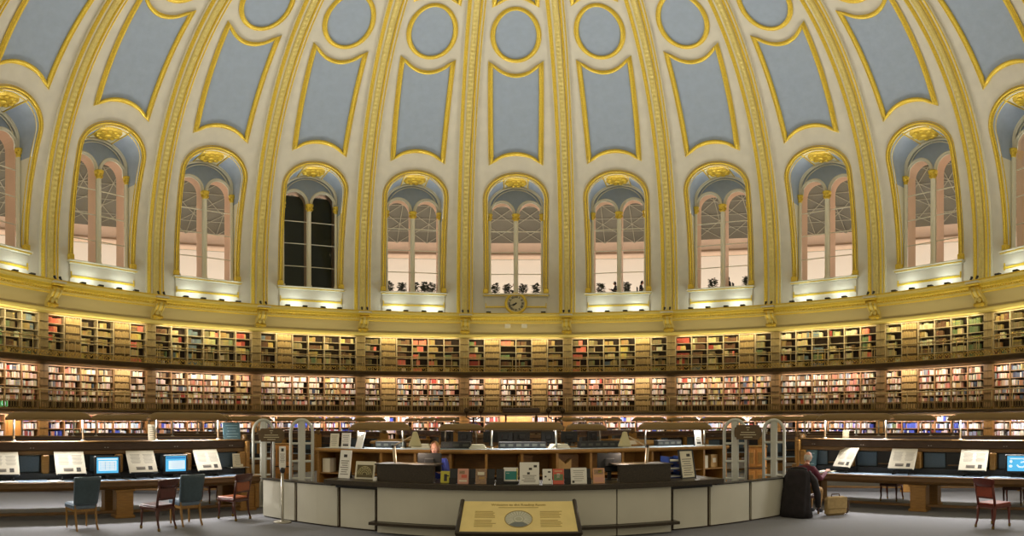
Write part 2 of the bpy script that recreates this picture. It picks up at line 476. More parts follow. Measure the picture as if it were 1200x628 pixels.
    for off, rad, dr in ((.13,.068,.05),(.01,.032,.05),(-.02,.03,-.12),(.25,.022,.02)):
        pts = []
        e2 = [(-hw(z), z) for z in zrows]+[(hw(z), z) for z in reversed(zrows[:-1])]
        for x, z in e2:
            k = (OW+off)/OW; zz_ = z if z <= ZS else ZS+(z-ZS)*(ZT-ZS+off)/(ZT-ZS); X = x*k
            pts.append((X, sph_y(X, min(zz_, 30))-dr, zz_))
        mb.tube(pts, rad, gold, 6)
    for sx in (1,-1): mb.box((sx*(OW+.13), sph_y(OW,10.3)-.05, 10.48), (.34,.28,.32), gold, bev=.04)
    P['gilt_arch'] = mb
    # rosette on the soffit
    mb = MB(); cy = 20.35
    mb.lathe([(0,-.1),(.5,-.08),(.62,-.03),(.66,.02)], goldd, 20, M=T(0,cy,ZT-.06) @ Matrix.Diagonal((1.25,1.15,1,1)))
    for i in range(10):
        a = 2*pi*i/10; mb.ball((.54*cos(a), cy+.48*sin(a), ZT-.16), (.15,.14,.07), gold, 8, 6)
    mb.ball((0,cy,ZT-.18), (.2,.2,.08), gold, 10, 6)
    P['rosette'] = mb
    # sill and the pedestal panel below
    mb = MB(); mb.box((0,20.82,10.24), (4.3,.55,.09), cream2, bev=.03); mb.box((0,20.86,10.15), (4.15,.42,.1), cream2, bev=.03)
    mb.box((0,20.93,9.5), (4.0,.3,1.2), cream, bev=.02)
    P['sill'] = mb
    mb = MB(); mb.box((0,20.62,10.16), (4.16,.06,.05), gold); mb.box((0,20.73,9.42), (3.9,.09,.09), gold)
    for sx in (1,-1): mb.box((sx*1.93,20.75,9.5), (.05,.06,.35), gold)
    P['sill_moulding'] = mb
    return {k: v.mesh(k) for k, v in P.items()}
wm = window_meshes()
blind = mat('dark_blind', (52,58,50), .8, var=.1, scale=2)
for i, b in enumerate(range(-NB, NB+1)):
    w = struct('window_%d' % (i+1), rz=-radians(18*b))
    for k in ('reveal','window_frame','outer_reveal','glass','glazing_bar','gilt_arch','rosette'): link(k, wm[k], w)
    s = link('sill', wm['sill'], w); link('sill_moulding', wm['sill_moulding'], s)
    c = link('column', wm['column'], w); link('capital', wm['capital'], c)
    c = link('side_column', wm['side_column'], w); link('capital', wm['side_capital'], c)
    c = link('side_column', wm['side_column'], w); c.scale = (-1,1,1); link('capital', wm['side_capital'], c)
    if b == -2:
        mb = MB(); mb.box((0,YB+.6,13.4), (3.6,.04,6.6), blind); mb.build('blind', w)
# floodlights along the cornice ledge
def flood_mesh():
    m = MB(); m.box((0,0,.06), (.3,.2,.1), blackp, bev=.02); m.box((0,.02,.02), (.1,.1,.04), blackp)
    m.add([(-.12,-.07,.112),(.12,-.07,.112),(.12,.07,.112),(-.12,.07,.112)], [(0,1,2,3)], mat('flood_lens', (250,255,240), .3, emit=(235,255,225), es=4))
    return m.mesh('floodlight')
fl = flood_mesh()
for b in range(-NB, NB+1):
    n = 3 if b == 0 else 4
    for q in range(n):
        x = (-1.75, 0, 1.75)[q] if b == 0 else (-1.7, -.6, .55, 1.6)[q]
        if b == 0 and q == 1: continue
        o = link('floodlight', fl); az = 18*b+math.degrees(x/20.45); o.location = polar(20.12, az, 8.885); o.rotation_euler = (0,0,-radians(az))
        nth = ('leftmost','rightmost')[q//2] if b == 0 else ('first','second','third','fourth')[q]
        tag(o, 'black floodlight, %s of four, under %s' % (nth, WN[b]) if b else 'small black floodlight on the cornice ledge, the %s beside the wall clock' % nth, 'floodlight', 'floodlights along the cornice')
m = MB(); m.box((0,0,.05), (.09,.09,.1), blackp, bev=.015); m.lathe([(0,0),(.05,0),(.07,.12),(.06,.12),(.04,.03)], blackp, 10, M=T(0,.03,.09,rx=-.5)); sp = m.mesh('spotlight')
for k in range(1, 11):
    az = -99+18*k; j = (abs(az)+9)//18
    for q, w_ in ((-1,'left'),(1,'right')):
        o = link('spotlight', sp); a2 = az+q*math.degrees(.17/20.1); o.location = polar(20.14, a2, 8.885); o.rotation_euler = (0,0,-radians(a2))
        tag(o, 'small black spotlight, %s one at the foot of the %s rib %s of clock' % (w_, ORD[j], 'right' if az > 0 else 'left'), 'spotlight', 'spotlights at the feet of the ribs')
# clock under the middle window
ck = thing('wall_clock', 'round gold-rimmed wall clock with black Roman numerals below the middle window', 'clock', (0,20.70,9.63))
gr = mat('clock_face', (206,196,160), .5)
m = MB(); m.lathe([(0,.0),(.56,.0)], gr, 40, M=T(0,-.06,0,rx=pi/2)); m.build('face', ck)
m = MB(); m.lathe([(.55,-.06),(.55,.05),(.6,.1),(.67,.1),(.72,.03),(.72,-.08),(.55,-.08)], gold, 40, M=T(0,-.03,0,rx=pi/2)); m.build('rim', ck)
m = MB(); m.box((0,.02,0), (1.3,.1,1.35), cream2, bev=.02); m.build('back_plate', ck)
for i, s in enumerate(['XII','I','II','III','IIII','V','VI','VII','VIII','IX','X','XI']):
    cu = bpy.data.curves.new('numeral', 'FONT'); cu.body = s; cu.size = .19; cu.align_x = 'CENTER'; cu.align_y = 'CENTER'; cu.extrude = .004; cu.offset = .006
    cu.materials.append(blackp); o = text_mesh('numeral', cu, ck); a = 2*pi*i/12
    o.matrix_local = T(.42*sin(a), -.072, .42*cos(a)) @ Matrix.Rotation(pi/2,4,'X') @ Matrix.Rotation(-a,4,'Z')
for ang, L, w, nm in ((radians(360*7.68/12), .3, .045, 'hour_hand'), (radians(360*41/60), .42, .03, 'minute_hand')):
    m = MB(); m.add([(-w,0,-.06),(w,0,-.06),(w*.9,0,L*.6),(0,0,L),(-w*.9,0,L*.6)], [(0,1,2,3,4)], blackp); m.add([(-w,-.008,-.06),(w,-.008,-.06),(w*.9,-.008,L*.6),(0,-.008,L),(-w*.9,-.008,L*.6)], [(4,3,2,1,0)], blackp)
    o = m.build(nm, ck); o.matrix_local = T(0, -.085 if nm[0] == 'h' else -.1, 0) @ Matrix.Rotation(ang, 4, 'Y')
m = MB(); m.lathe([(0,0),(.05,0),(.05,.05),(0,.05)], blackp, 10, M=T(0,-.06,0,rx=pi/2)); m.build('hub', ck)
for sx, w_ in ((-1,'left'),(1,'right')):
    m = MB(); m.box((0,0,.16), (.36,.1,.32), white, bev=.03); m.box((0,.08,.16), (.2,.12,.2), white)
    o = m.build('wall_speaker'); o.location = (sx*.53+.0, 20.55, 8.0); tag(o, 'small white square box on the cornice, the %s one of the pair under the clock' % w_, 'speaker', 'white boxes under the clock')
# ================================================================ galleries, bookcases, books
RB = 21.35                                   # front of the shelves
LEV = {'upper': (5.16, 7.42, 5, .44), 'lower': (2.62, 4.84, 6, .362), 'ground': (.12, 2.36, 6, .37)}
TXT = {'upper':'upper gallery', 'lower':'lower gallery', 'ground':'ground floor'}
DUMMY = {('upper',0):{1,4}, ('upper',-1):{1}, ('upper',1):{4}, ('upper',-2):{1}, ('upper',2):{4}, ('upper',-4):{1,4}, ('upper',4):{1},
         ('lower',0):{1,4}, ('lower',-1):{1}, ('lower',1):{4}, ('lower',-4):{4}, ('lower',4):{1}}
tan_spine = mat('tan_spines', (176,148,92), .6, var=.3, scale=5, stretch=(9,1,1))
shelfm = {'upper': mat('shelf_grey_gilt', (186,170,134), .5), 'lower': mat('shelf_tan', (150,118,78), .5), 'ground': mat('shelf_ground', (156,112,66), .5)}
endm = {'upper': mat('end_panel_tan', (156,136,88), .55, var=.15, scale=6), 'lower': mat('end_panel_brown', (138,110,68), .55, var=.15, scale=6), 'ground': oak}
backm = mat('shelf_back', (44,30,16), .8)
for nm, z0, z1 in (('upper', 4.88, 5.14), ('lower', 2.44, 2.6)):
    mb = MB(); sweep([(21.93,z0),(20.55,z0),(20.5,z0+.03),(20.42,z0+.05),(20.42,z1-.08),(20.36,z1-.05),(20.36,z1),(21.93,z1)], mb, olive)
    o = mb.build('floor_%s_gallery' % nm, fix=False); o['kind'] = 'structure'
def colbounds(): return [-8.25+2.75*i for i in range(7)]
def local(r, az, z, z0): a = radians(az); return (r*sin(a), r*cos(a)-RB, z-z0)
def bookcase(level, b):
    z0, z1, n, st = LEV[level]; sm = shelfm[level]; dm = DUMMY.get((level,b), set())
    skip = {2,3} if (level == 'ground' and b == 0) else ({4} if (level == 'ground' and b == -5) else set())
    t = thing('bookcase', 'wooden %s bookcase full of books under %s' % (TXT[level], WN[b]), 'bookcase', polar(RB, 18*b, z0), -radians(18*b), 'bookcases round the walls')
    m = MB()
    for az in colbounds(): M = Matrix.Rotation(-radians(az),4,'Z'); m.box((0,RB+.17,(z0+z1)/2), (.055,.36,z1-z0), sm, Matrix.Translation((0,-RB,-z0)) @ M)
    def chord(r0, r1, za, zb, c0, c1, m_, mm):
        vs = [local(r, a, z, z0) for z in (za, zb) for r, a in ((r0,c0),(r0,c1),(r1,c1),(r1,c0))]
        m_.add(vs, [(3,2,1,0),(4,5,6,7),(0,1,5,4),(1,2,6,5),(2,3,7,6),(3,0,4,7)], mm)
    cb = colbounds()
    for c in range(6):
        if c in skip: continue
        chord(RB-.01, RB+.35, z0, z0+.05, cb[c], cb[c+1], m, sm); chord(RB-.01, RB+.35, z1-.05, z1, cb[c], cb[c+1], m, sm)
        chord(RB+.34, RB+.38, z0, z1, cb[c], cb[c+1], m, backm)
    m.build('frame', t)
    for k in range(1, n):
        m = MB(); z = z0+.04+k*st
        for c in range(6):
            if c in skip: continue
            ins = .06 if c in dm else 0
            chord(RB+ins, RB+.33, z-.03, z, cb[c], cb[c+1], m, sm)
            if skip and c == min(skip)-1: m.build('shelf', t); m = MB()
        m.build('shelf', t)
    # narrow end panels beside each rib
    for s in (-1, 1):
        m = MB(); a0, a1 = sorted((s*8.3, s*8.99)); chord(RB-.06, RB+.36, z0, z1, a0, a1, m, endm[level])
        for k in range(n): chord(RB-.09, RB-.06, z0+.06+k*st, z0+k*st+.1, a0, a1, m, olive)
        m.build('end_panel', t)
    # columns closed by a door of dummy book backs
    for c in sorted(dm):
        m = MB(); chord(RB-.02, RB+.3, z0+.05, z1-.05, cb[c]+.1, cb[c+1]-.1, m, olive); rnd = random.Random(c*7+b)
        for k in range(n):
            a = cb[c]+.16
            while a < cb[c+1]-.3:
                w = rnd.uniform(.16,.26); h = st*rnd.uniform(.66,.8)
                chord(RB-.06-.012*rnd.random(), RB-.02, z0+.07+k*st, z0+.07+k*st+h, a, min(a+w*.8, cb[c+1]-.14), m, tan_spine); a += w
        m.build('dummy_book_door', t)
    return t
for level in LEV:
    for b in range(-NB, NB+1): bookcase(level, b)
# wooden double door in the middle of the ground floor shelves
dr = struct('door_1', polar(RB, 0, 0)); m = MB()
dlit = mat('orange_wood', (190,128,58), .5, var=.15, scale=4, stretch=(6,6,1))
m.box((0,.1,1.2), (2.02,.1,2.3), dlit)
for x in (-.5,.5):
    for z, h in ((.65,.8),(1.7,.9)): m.box((x,.03,z), (.62,.04,h), dlit, bev=.015)
m.build('leaf', dr)
m = MB(); [m.ball((x,-.0,1.1), .035, brass, 8, 6) for x in (-.06,.06)]; m.build('door_handle', dr)
dr = struct('door_2', polar(RB, -90+4.125, 0), -radians(-90+4.125)); m = MB()
m.box((0,.1,1.2), (1.0,.1,2.3), dlit)
for z, h in ((.65,.8),(1.7,.9)): m.box((0,.03,z), (.66,.04,h), dlit, bev=.015)
m.build('leaf', dr); m = MB(); m.ball((.38,.0,1.1), .035, brass, 8, 6); m.build('door_handle', dr)
# gallery railings
def rail_meshes(level):
    bronze = mat('lit_gilt_fret', (206,172,88), .4, .3) if level == 'upper' else MATS['gilt_iron']  # upper fret is a brighter copy, its golden light put into the colour
    zf = 5.14 if level == 'upper' else 2.6; fh = .27 if level == 'upper' else .42; P = {}
    def L(az, z, dr=0): a = radians(az); r = 20.46+dr; return (r*sin(a), r*cos(a)-20.46, z)
    m = MB(); m.tube([L(-9+.75*i, .92) for i in range(25)], .034, mat('pale_rail', (190,166,112), .4, .3), 6); P['handrail'] = m
    m = MB(); m.tube([L(-9+1*i, .03) for i in range(19)], .02, bronze, 4); m.tube([L(-9+1*i, fh) for i in range(19)], .018, bronze, 4)
    n = 34 if level == 'upper' else 42; w = 18/n
    for i in range(n):
        a0 = -9+w*(i+.5); rz = fh/2-.03; ra = w*.44
        if level == 'upper':
            s = 1 if i % 2 else -1
            pts = [L(a0+s*ra*(cos(q*.6))*(1-q*.06), fh/2+.015+rz*sin(q*.6)*(1-q*.05)) for q in range(9)]
            m.tube(pts, .021, bronze, 4, caps=False)
        else:
            m.tube([L(a0+ra*cos(2*pi*q/10), fh/2+.015+rz*sin(2*pi*q/10)) for q in range(10)], .014, MATS.get('dark_iron') or mat('dark_iron', (128,106,60), .5, .3), 4, closed=True)
    P['fret_panel'] = m
    m = MB(); m.tube([(0,0,0),(0,0,.92)], .024, mat('pale_rail', (190,166,112)), 6); m.ball((0,0,.95), .035, bronze, 8, 6); m.box((0,0,.05), (.07,.07,.1), bronze); P['post'] = m
    return zf, {k: v.mesh(k) for k, v in P.items()}
for level in ('upper','lower'):
    zf, rm = rail_meshes(level)
    for b in range(-NB, NB+1):
        t = thing('gallery_railing', 'gilt iron %s railing under %s' % (TXT[level], WN[b]), 'railing', polar(20.46, 18*b, zf), -radians(18*b), 'gallery railings')
        link('handrail', rm['handrail'], t); link('fret_panel', rm['fret_panel'], t)
        for az in (-8.8,-6.6,-5.4,-3.1,-.6,.6,3.1,5.4,6.6,8.8):
            o = link('post', rm['post'], t); a = radians(az); o.location = (20.46*sin(a), 20.46*cos(a)-20.46, 0)
# ---- books
PAL = {'upper': [((146,136,92),5),((118,104,66),5),((166,142,84),5),((196,182,128),4),((166,76,58),2),((122,138,92),4),((212,204,168),3),((112,82,52),5),((214,192,110),2),((112,128,130),2),((216,124,98),2)],
       'lower': [((226,216,196),9),((206,186,160),6),((232,226,216),7),((180,130,104),4),((214,150,130),3),((120,96,70),4),((140,148,150),3),((198,176,120),4),((170,70,56),1),((90,100,120),1)],
       'ground': [((236,230,226),9),((210,196,186),4),((70,84,170),3),((150,70,60),2),((200,150,110),3),((60,56,60),2),((170,180,200),3),((120,130,90),1)]}
CN = {}
def cname(c):
    r, g, b = c; mx = max(c); mn = min(c)
    if mx-mn < 26: return 'white' if mx > 220 else ('grey' if mx > 110 else 'charcoal')
    if b >= mx: return 'blue'
    if r == mx and g < .66*r: return 'red' if b < .62*r and r < 180 else 'salmon'
    if g >= r: return 'green'
    if mx > 195: return 'cream' if b > 120 else 'yellow'
    return 'tan' if mx > 135 else 'brown'
BK = []   # (score, level, b, col, row, run, x, r, z, w, h, d, color)
rnd = random.Random(11)
cbs = colbounds(); run_id = 0
for level in LEV:
    z0, z1, n, st = LEV[level]; pal = [c for c, w in PAL[level] for _ in range(w)]
    for b in range(-NB, NB+1):
        dm = DUMMY.get((level,b), set()) | ({2,3} if level == 'ground' and b == 0 else ({4} if level == 'ground' and b == -5 else set()))
        for c in range(6):
            if c in dm: continue
            tone = rnd.choice(pal); empt = level == 'upper' and rnd.random() < .06
            for k in range(n):
                if level == 'ground' and k < 2 or level == 'lower' and k == 0: continue
                if empt and k == n-2: continue
                zs = z0+.045+k*st; a = radians(cbs[c])*RB+.06; end = radians(cbs[c+1])*RB-.05
                fillf = {'upper': rnd.choice((.45,.6,.66,.75,.9)), 'lower': rnd.choice((.7,.85,.95,1,1)), 'ground': rnd.choice((.8,.95,1))}[level]
                end = a+(end-a)*fillf
                while a < end-.03:
                    cset = level == 'upper' or rnd.random() < .3
                    base = tone if rnd.random() < (.6 if level == 'upper' else .25) else rnd.choice(pal)
                    cnt = rnd.randint(4,11) if level == 'upper' else (rnd.randint(2,5) if cset else 1)
                    wb = rnd.uniform(.03,.065); hb = st*rnd.uniform(.52,.76) if level == 'upper' else st*rnd.uniform(.56,.78); run_id += 1
                    for _ in range(cnt):
                        w = wb*rnd.uniform(.92,1.08)
                        if a+w > end+.02: a = end; break
                        col = tuple(max(8, min(245, v*rnd.uniform(.93,1.07))) for v in base)
                        h = min(hb*rnd.uniform(.98,1.02), st-.05)
                        BK.append((level, b, c, k, run_id, (a+w/2)/RB, RB+.02+rnd.uniform(0,.03), zs, w*.94, h, .19, col, base)); a += w
                    if rnd.random() < .12: a += rnd.uniform(.02,.08)
def bk_score(q):
    level, b, c, k, rid, a, r, z, w, h, d, col, base = q
    ang = radians(18*b)+a; x, y = r*sin(ang), r*cos(ang)+D; dist = hypot(x, y)
    px = CX+F*atan2(x, y)
    if not 3 < px < 1197 or level == 'ground' or (level == 'lower' and k == 0) or (level == 'upper' and k == 0): return 0
    return w*h/dist**2*abs((x*sin(ang)+y*cos(ang))/dist)
order = sorted(range(len(BK)), key=lambda i: -bk_score(BK[i])); big = set(order[:285])
# one rounded-spine book of unit size, copied for the ones that show largest
m = MB(); out = [(-.5,.12),(-.36,.03),(0,0),(.36,.03),(.5,.12),(.5,1),(-.5,1)]; k = len(out)
m.add([(x,y,0) for x,y in out]+[(x,y,1) for x,y in out], [tuple(reversed(range(k))), tuple(range(k,2*k))]+[(i,(i+1)%k,(i+1)%k+k,i+k) for i in range(k)], bookobj)
for zz in (.2,.72,.8):
    m.add([(x*1.01,y-.02,zz) for x,y in out[:5]]+[(x*1.01,y-.02,zz+.03) for x,y in out[:5]], [(i,i+1,i+6,i+5) for i in range(4)], gold)
bme = m.mesh('book')
ROW = {1:'lowest', 0:'bottom'}
CO = ['leftmost','second','third','fourth','fifth','rightmost']
fv = []; ff = []; fc = []
for i, q in enumerate(BK):
    level, b, c, k, rid, a, r, z, w, h, d, col, base = q; ang = radians(18*b)+a
    if i in big:
        o = link('book', bme); o.location = (r*sin(ang), r*cos(ang), z); o.rotation_euler = (0,0,-ang); o.scale = (w, d, h)
        o.color = (*lin(col), 1)
        n = LEV[level][2]; fromtop = n-k
        rows = {1:'top', 2:'second', 3:'third', 4:'fourth', 5:'fifth', 6:'sixth'}[fromtop]
        lab = '%s book, %s shelf, %s column, %s, under %s' % (cname(base), rows, CO[c], TXT[level], WN[b].replace('the ','').replace(' window',' window'))
        tag(o, lab, 'book', lab.replace(' book,', ' books,'))
    else:
        s = len(fv); ca, sa = cos(ang), sin(ang)
        for x, y, zz in ((-.5,.1,0),(.5,.1,0),(.5,1,0),(-.5,1,0),(-.5,.1,1),(.5,.1,1),(.5,1,1),(-.5,1,1),(0,0,0),(0,0,1)):
            X = x*w; Y = r+y*d; fv.append((X*ca+Y*sa, -X*sa+Y*ca, z+zz*h)); fc += [*lin(col), 1.0]
        ff += [(s, s+8, s+9, s+4), (s+8, s+1, s+5, s+9), (s+1,s+2,s+6,s+5), (s+3,s,s+4,s+7), (s+4,s+9,s+5,s+6,s+7)]
me = bpy.data.meshes.new('shelved_books'); me.from_pydata(fv, [], ff); me.materials.append(bookmat)
me.attributes.new('cover', 'FLOAT_COLOR', 'POINT').data.foreach_set('color', fc)
o = link('shelved_books', me); o['kind'] = 'stuff'; tag(o, 'rows of old books filling the shelves on all three levels of the round wall', 'books')
print('books', len(BK))
# ---- exit sign hung under the lower gallery at the far left, seen end-on bright green
# ================================================================ the court outside the windows
mb = MB(); sweep([(42,8),(42,18.4)], mb, mat('court_wall', (230,214,200), .8)); sweep([(41.8,18.4),(41.4,18.5),(41.4,18.8),(41.9,18.9),(42,20.2)], mb, pinkstone)
o = mb.build('wall_court', fix=False); o['kind'] = 'structure'
roofm = mat('night_roof_glass', (104,98,86), .6, var=.12, scale=.4); lat = mat('roof_lattice', (170,162,142), .6)
mb = MB(); sweep([(42,20.2),(38,21.5),(34,22.7),(30,23.7),(26,24.4),(22.1,24.8)], mb, roofm); roof = mb.build('ceiling_court', fix=False); roof['kind'] = 'structure'
prof = [(42,20.15),(40,20.8),(38,21.4),(36,22.0),(34,22.6),(32,23.1),(30,23.6),(26,24.3),(22.3,24.7)]
m = MB()
for i in range(0, 200, 4):
    for s in (1,-1,0):
        m.tube([polar(r, -100+i+s*2.6*j, z-.05) for j, (r, z) in enumerate(prof)], .035, lat, 4, caps=False)
for r, z in prof[1:-1]: m.tube([polar(r, -99+3*i, z-.05) for i in range(67)], .035, lat, 4)
m.build('lattice', roof)
mb = MB(); sweep([(22.05,24.8),(22.05,18.6)], mb, pinkstone); sweep([(22.3,10.2),(29,10.2),(29,8)], mb, pinkstone); o = mb.build('floor_terrace', fix=False); o['kind'] = 'structure'
# ================================================================ the two long reading desks either side of the aisle
class Row:
    def __init__(s, edge, ang, side, W=.75):
        s.side = side; a = radians(ang); s.D = Vector((-side*sin(a), -cos(a), 0)); s.n = Vector((side*cos(a), -sin(a), 0)); s.W = W
        s.S = Vector((*edge, 0))-s.n*W; s.rz = atan2(s.D.y, s.D.x)        # local x runs outwards along the desk, local y*side faces the aisle
        s.S0 = s.S
    def s_at(s, px, w):                                                     # metres along the desk where it is seen at this bearing
        a = (px-CX)/F; q = s.S0+s.n*w; dx, dy = sin(a), cos(a); px_, py_ = q.x, q.y+D
        # q + D*t parallel to (dx,dy)
        return -(px_*dy-py_*dx)/(s.D.x*dy-s.D.y*dx)
    def P(s, px, w, z=0, ds=0):
        t = s.s_at(px, w)+ds; v = s.S0+s.D*t+s.n*w; return (v.x, v.y, z)
    def Q(s, t, w, z=0): v = s.S0+s.D*t+s.n*w; return (v.x, v.y, z)
LR_ = Row((-7.3,-8.4), 36, 1); LR_.S0 = LR_.S0+LR_.D*LR_.s_at(297, .4)
RR_ = Row((8.2,-8.05), 33.5, -1); RR_.S0 = RR_.S0+RR_.D*RR_.s_at(929, .4)
deskwood = oak2
def desk(row, label, L, peds, mods):
    sd = row.side; t = thing('reading_desk', label, 'desk', tuple(row.S0), row.rz, 'long reading desks')
    m = MB(); W = row.W
    m.box((L/2,0,.765), (L,2*W,.035), deskwood, bev=.012); m.box((L/2,0,.73), (L-.04,2*W-.05,.04), deskwood); m.build('table_top', t)
    m = MB()
    for y in (1,-1):
        out = [(y*(W-.03),.71),(y*(W-.03),.67),(y*(W-.09),.61),(y*(W-.16),.59),(y*(W-.2),.59),(y*(W-.2),.71)]
        n = len(out); vs = [(0,a,b) for a,b in out]+[(L,a,b) for a,b in out]
        m.add(vs, [tuple(range(n)), tuple(range(2*n-1,n-1,-1))]+[(i,i+n,(i+1)%n+n,(i+1)%n) for i in range(n)], deskwood)
    m.build('apron', t)
    for y in (1,-1):
        for a, b in zip(mods, mods[1:]+[L]):
            m = MB(); m.box(((a+b)/2, y*.4, .785), (b-a-.06,.56,.008), leathertop, bev=.003); m.build('leather_inlay', t)
    for s in peds:
        for y in (1,-1):
            m = MB(); m.box((s, y*(W-.30), .32), (.36,.3,.56), oak, bev=.015, taper=.9); m.box((s,y*(W-.3),.03), (.42,.36,.06), oak, bev=.01); m.box((s,y*(W-.3),.57), (.42,.36,.04), oak, bev=.01)
            m.build('pedestal', t)
    m = MB(); m.box((L/2,sd*(W-.22),.13), (L-.2,.05,.06), deskwood, bev=.01); m.build('foot_rail', t)
    m = MB(); m.box((L/2,0,.85), (L,.30,.14), blackp); m.box((L/2,0,1.09), (L,.05,.38), blackp)
    m.build('spine', t)
    m = MB(); m.box((L/2,0,1.33), (L,.24,.085), oak2, bev=.01); m.box((L/2,0,1.455), (L,.26,.165), darkwood, bev=.01); m.box((L/2,0,1.55), (L+.06,.3,.03), oak2, bev=.01)
    for s in mods:
        for q in (.3,.36): 
            for y in (1,-1): m.box((s+q, y*.135, 1.43), (.03,.01,.012), steel)
    m.build('book_rest', t)
    for s in mods+[L-.1]:
        for y in (1,-1):
            m = MB(); m.box((s+.06 if s < L-.2 else s, y*.12, 1.1), (.15,.16,.38), oak, bev=.02); m.build('upright', t)
    for s in mods:
        for y in (1,-1):
            m = MB(); m.box((s+.42, y*.05, 1.1), (.5,.03,.34), leatherblue, bev=.01); m.build('leather_panel', t)
            m = MB(); m.box((s+1.0, y*.09, 1.0), (.5,.14,.02), deskwood); m.build('shelf', t)
    m = MB()
    m.box((.03,0,1.15), (.1,.42,.76), oak, bev=.02); m.box((.03,0,.4), (.1,1.3,.72), oak, bev=.02); m.lathe([(.0,-.05),(.1,-.05),(.1,.05),(0,.05)], oak2, 12, M=T(.03,0,1.58,ry=pi/2)); m.build('end_panel', t)
    return t
LL = 7.6
lm = [LR_.s_at(px, .1) for px in (222, 142, 56)]; lm = [lm[0]-(lm[1]-lm[0])]+lm
lm = [max(.1, v) for v in lm]; lm += [lm[-1]+1.7]
desk(LR_, 'long oak reading desk left of the curved counter, two lit screens on it', LL, [.25, LR_.s_at(145, .5), LR_.s_at(145, .5)+3.3], lm)
rm_ = [RR_.s_at(px, .1) for px in (996, 1074, 1161)]; rm_ = [max(.1, 2*rm_[0]-rm_[1])]+rm_; rm_ += [rm_[-1]+1.7]
desk(RR_, 'long oak reading desk right of the curved counter, where the bald person sits', LL, [.25, RR_.s_at(1077, .5), RR_.s_at(1077, .5)+3.3], rm_)
# hood lamps
hoodm = mat('bronze_hood', (122,96,50), .4, .2)
def hood_lamp(L, h, loc, rz, label, group, e, rail=False):
    """a long rounded metal hood with a lit tube, on two thin posts; origin at the foot of the posts"""
    t = thing('hood_lamp', label, 'lamp', loc, rz, group)
    m = MB(); sec = [(.20*cos(pi*i/10), h+.165*sin(pi*i/10)**.8) for i in range(11)]
    st = [(0,.35),(.05,.7),(.14,.95),(.24,1),(L-.24,1),(L-.14,.95),(L-.05,.7),(L,.35)]
    vs = []; fs = []
    for x, k in st:
        for y, z in sec: vs.append((x-L/2, y*(.75+.25*k), h+(z-h)*k))
        for y, z in reversed(sec): vs.append((x-L/2, y*(.75+.25*k)*.93, h-.004+(z-h)*k*.9))
    n = 22
    for i in range(len(st)-1):
        for q in range(n): fs.append((i*n+q, i*n+(q+1)%n, (i+1)*n+(q+1)%n, (i+1)*n+q))
    fs.append(tuple(range(n))); fs.append(tuple(reversed(range((len(st)-1)*n, len(st)*n))))
    m.add(vs, fs, hoodm, True); m.build('hood', t)
    m = MB(); m.tube([(-L/2+.2,0,h+.03),(L/2-.2,0,h+.03)], .016, tube_on, 6); m.build('tube', t)
    for x in (-L/2+.16, L/2-.16):
        m = MB(); m.tube([(x,0,0),(x,0,h+.06)], .022, steel, 8); m.lathe([(0,.02),(.05,.02),(.05,0)], steel, 10, c=(x,0,0)); m.build('post', t)
    if e:
        o = area('hood_light', (0,0,h+.005), (L-.4,.26), e, (0,0,0), (1,.97,.93)); o.parent = t
    return t
def row_hood(row, p0, p1, label, e):
    s0, s1 = row.s_at(p0, 0), row.s_at(p1, 0); c = (s0+s1)/2
    return hood_lamp(abs(s1-s0), .44, row.Q(c, 0, 1.566), row.rz, label, 'hood lamps over the two long desks', e)
HB = 'bronze hood lamp over the '
row_hood(LR_, 174, 263, HB+'left long desk, nearest the gates', HL)
row_hood(LR_, 7, 106, HB+'left long desk, at the edge of the photo', HL)
row_hood(RR_, 960, 1046, HB+'right long desk, behind the bald person', HL)
row_hood(RR_, 1117, 1212, HB+'right long desk, above the lit blue screen', HL)
# slanted display boards
def board(row, px, label, w=.62, turn=0):
    t = thing('display_board', label, 'display board', row.P(px, .3, .789), row.rz, 'slanted display boards'); sd = row.side
    t.rotation_euler.z = row.rz+(pi if sd < 0 else 0)+turn     # local +y now faces the aisle
    M = T(0,0,.36) @ Matrix.Rotation(-radians(54), 4, 'X') if False else T(0,0,.34, rx=-radians(55))
    m = MB(); m.box((0,0,0), (w,.02,.54), mat('board_paper', (206,199,182), .8), T(0,0,.34, rx=-radians(-34)), bev=.006); m.build('sheet', t)
    MM = T(0,0,.34, rx=radians(34))
    m = MB(); m.box((0,.0108,.06), (w*.9,.0008,.3), mat('board_paper', (206,199,182)), MM)
    for i in range(9): 
        for x0 in (-.15,.13): m.box((x0,.0115,.17-.026*i), (.22-.02*(i%3),.002,.007), ink, MM)
    m.build('printed_text', t)
    m = MB(); m.box((.05,.0115,-.16), (.2,.003,.07), ink, MM); m.box((-.16,.0115,-.16), (.09,.003,.09), inkd, MM); m.box((.05,.0118,-.175), (.16,.004,.02), inkd, MM); m.build('printed_picture', t)
    m = MB(); m.box((0,.02,-.28), (w*.94,.05,.02), blackp, MM); m.build('ledge', t)
    m = MB()
    for x in (-w*.3, w*.3): m.tube([(x,-.19,0),(x,-.13,.46)], .012, blackp, 6); m.tube([(x,-.19,.01),(x,.19,.01)], .012, blackp, 6); m.tube([(x,.17,.01),(x,.13,.14)], .012, blackp, 6)
    m.build('stand', t)
    return t
board(LR_, 82, 'slanted white board with small pictures, behind the blue chair nearest the left edge')
board(LR_, 4, 'slanted white board cut off by the left edge of the photo')
board(LR_, 166, 'slanted grey-white board between the two lit screens')
board(LR_, 243, 'slanted white board nearest the gates on the left long desk', .58)
board(RR_, 991, 'slanted white board turned sideways, beside the bald person', .58, -.35)
board(RR_, 1058, 'slanted white board in the middle of the right long desk')
board(RR_, 1141, 'slanted white board behind the red wooden chair on the right')
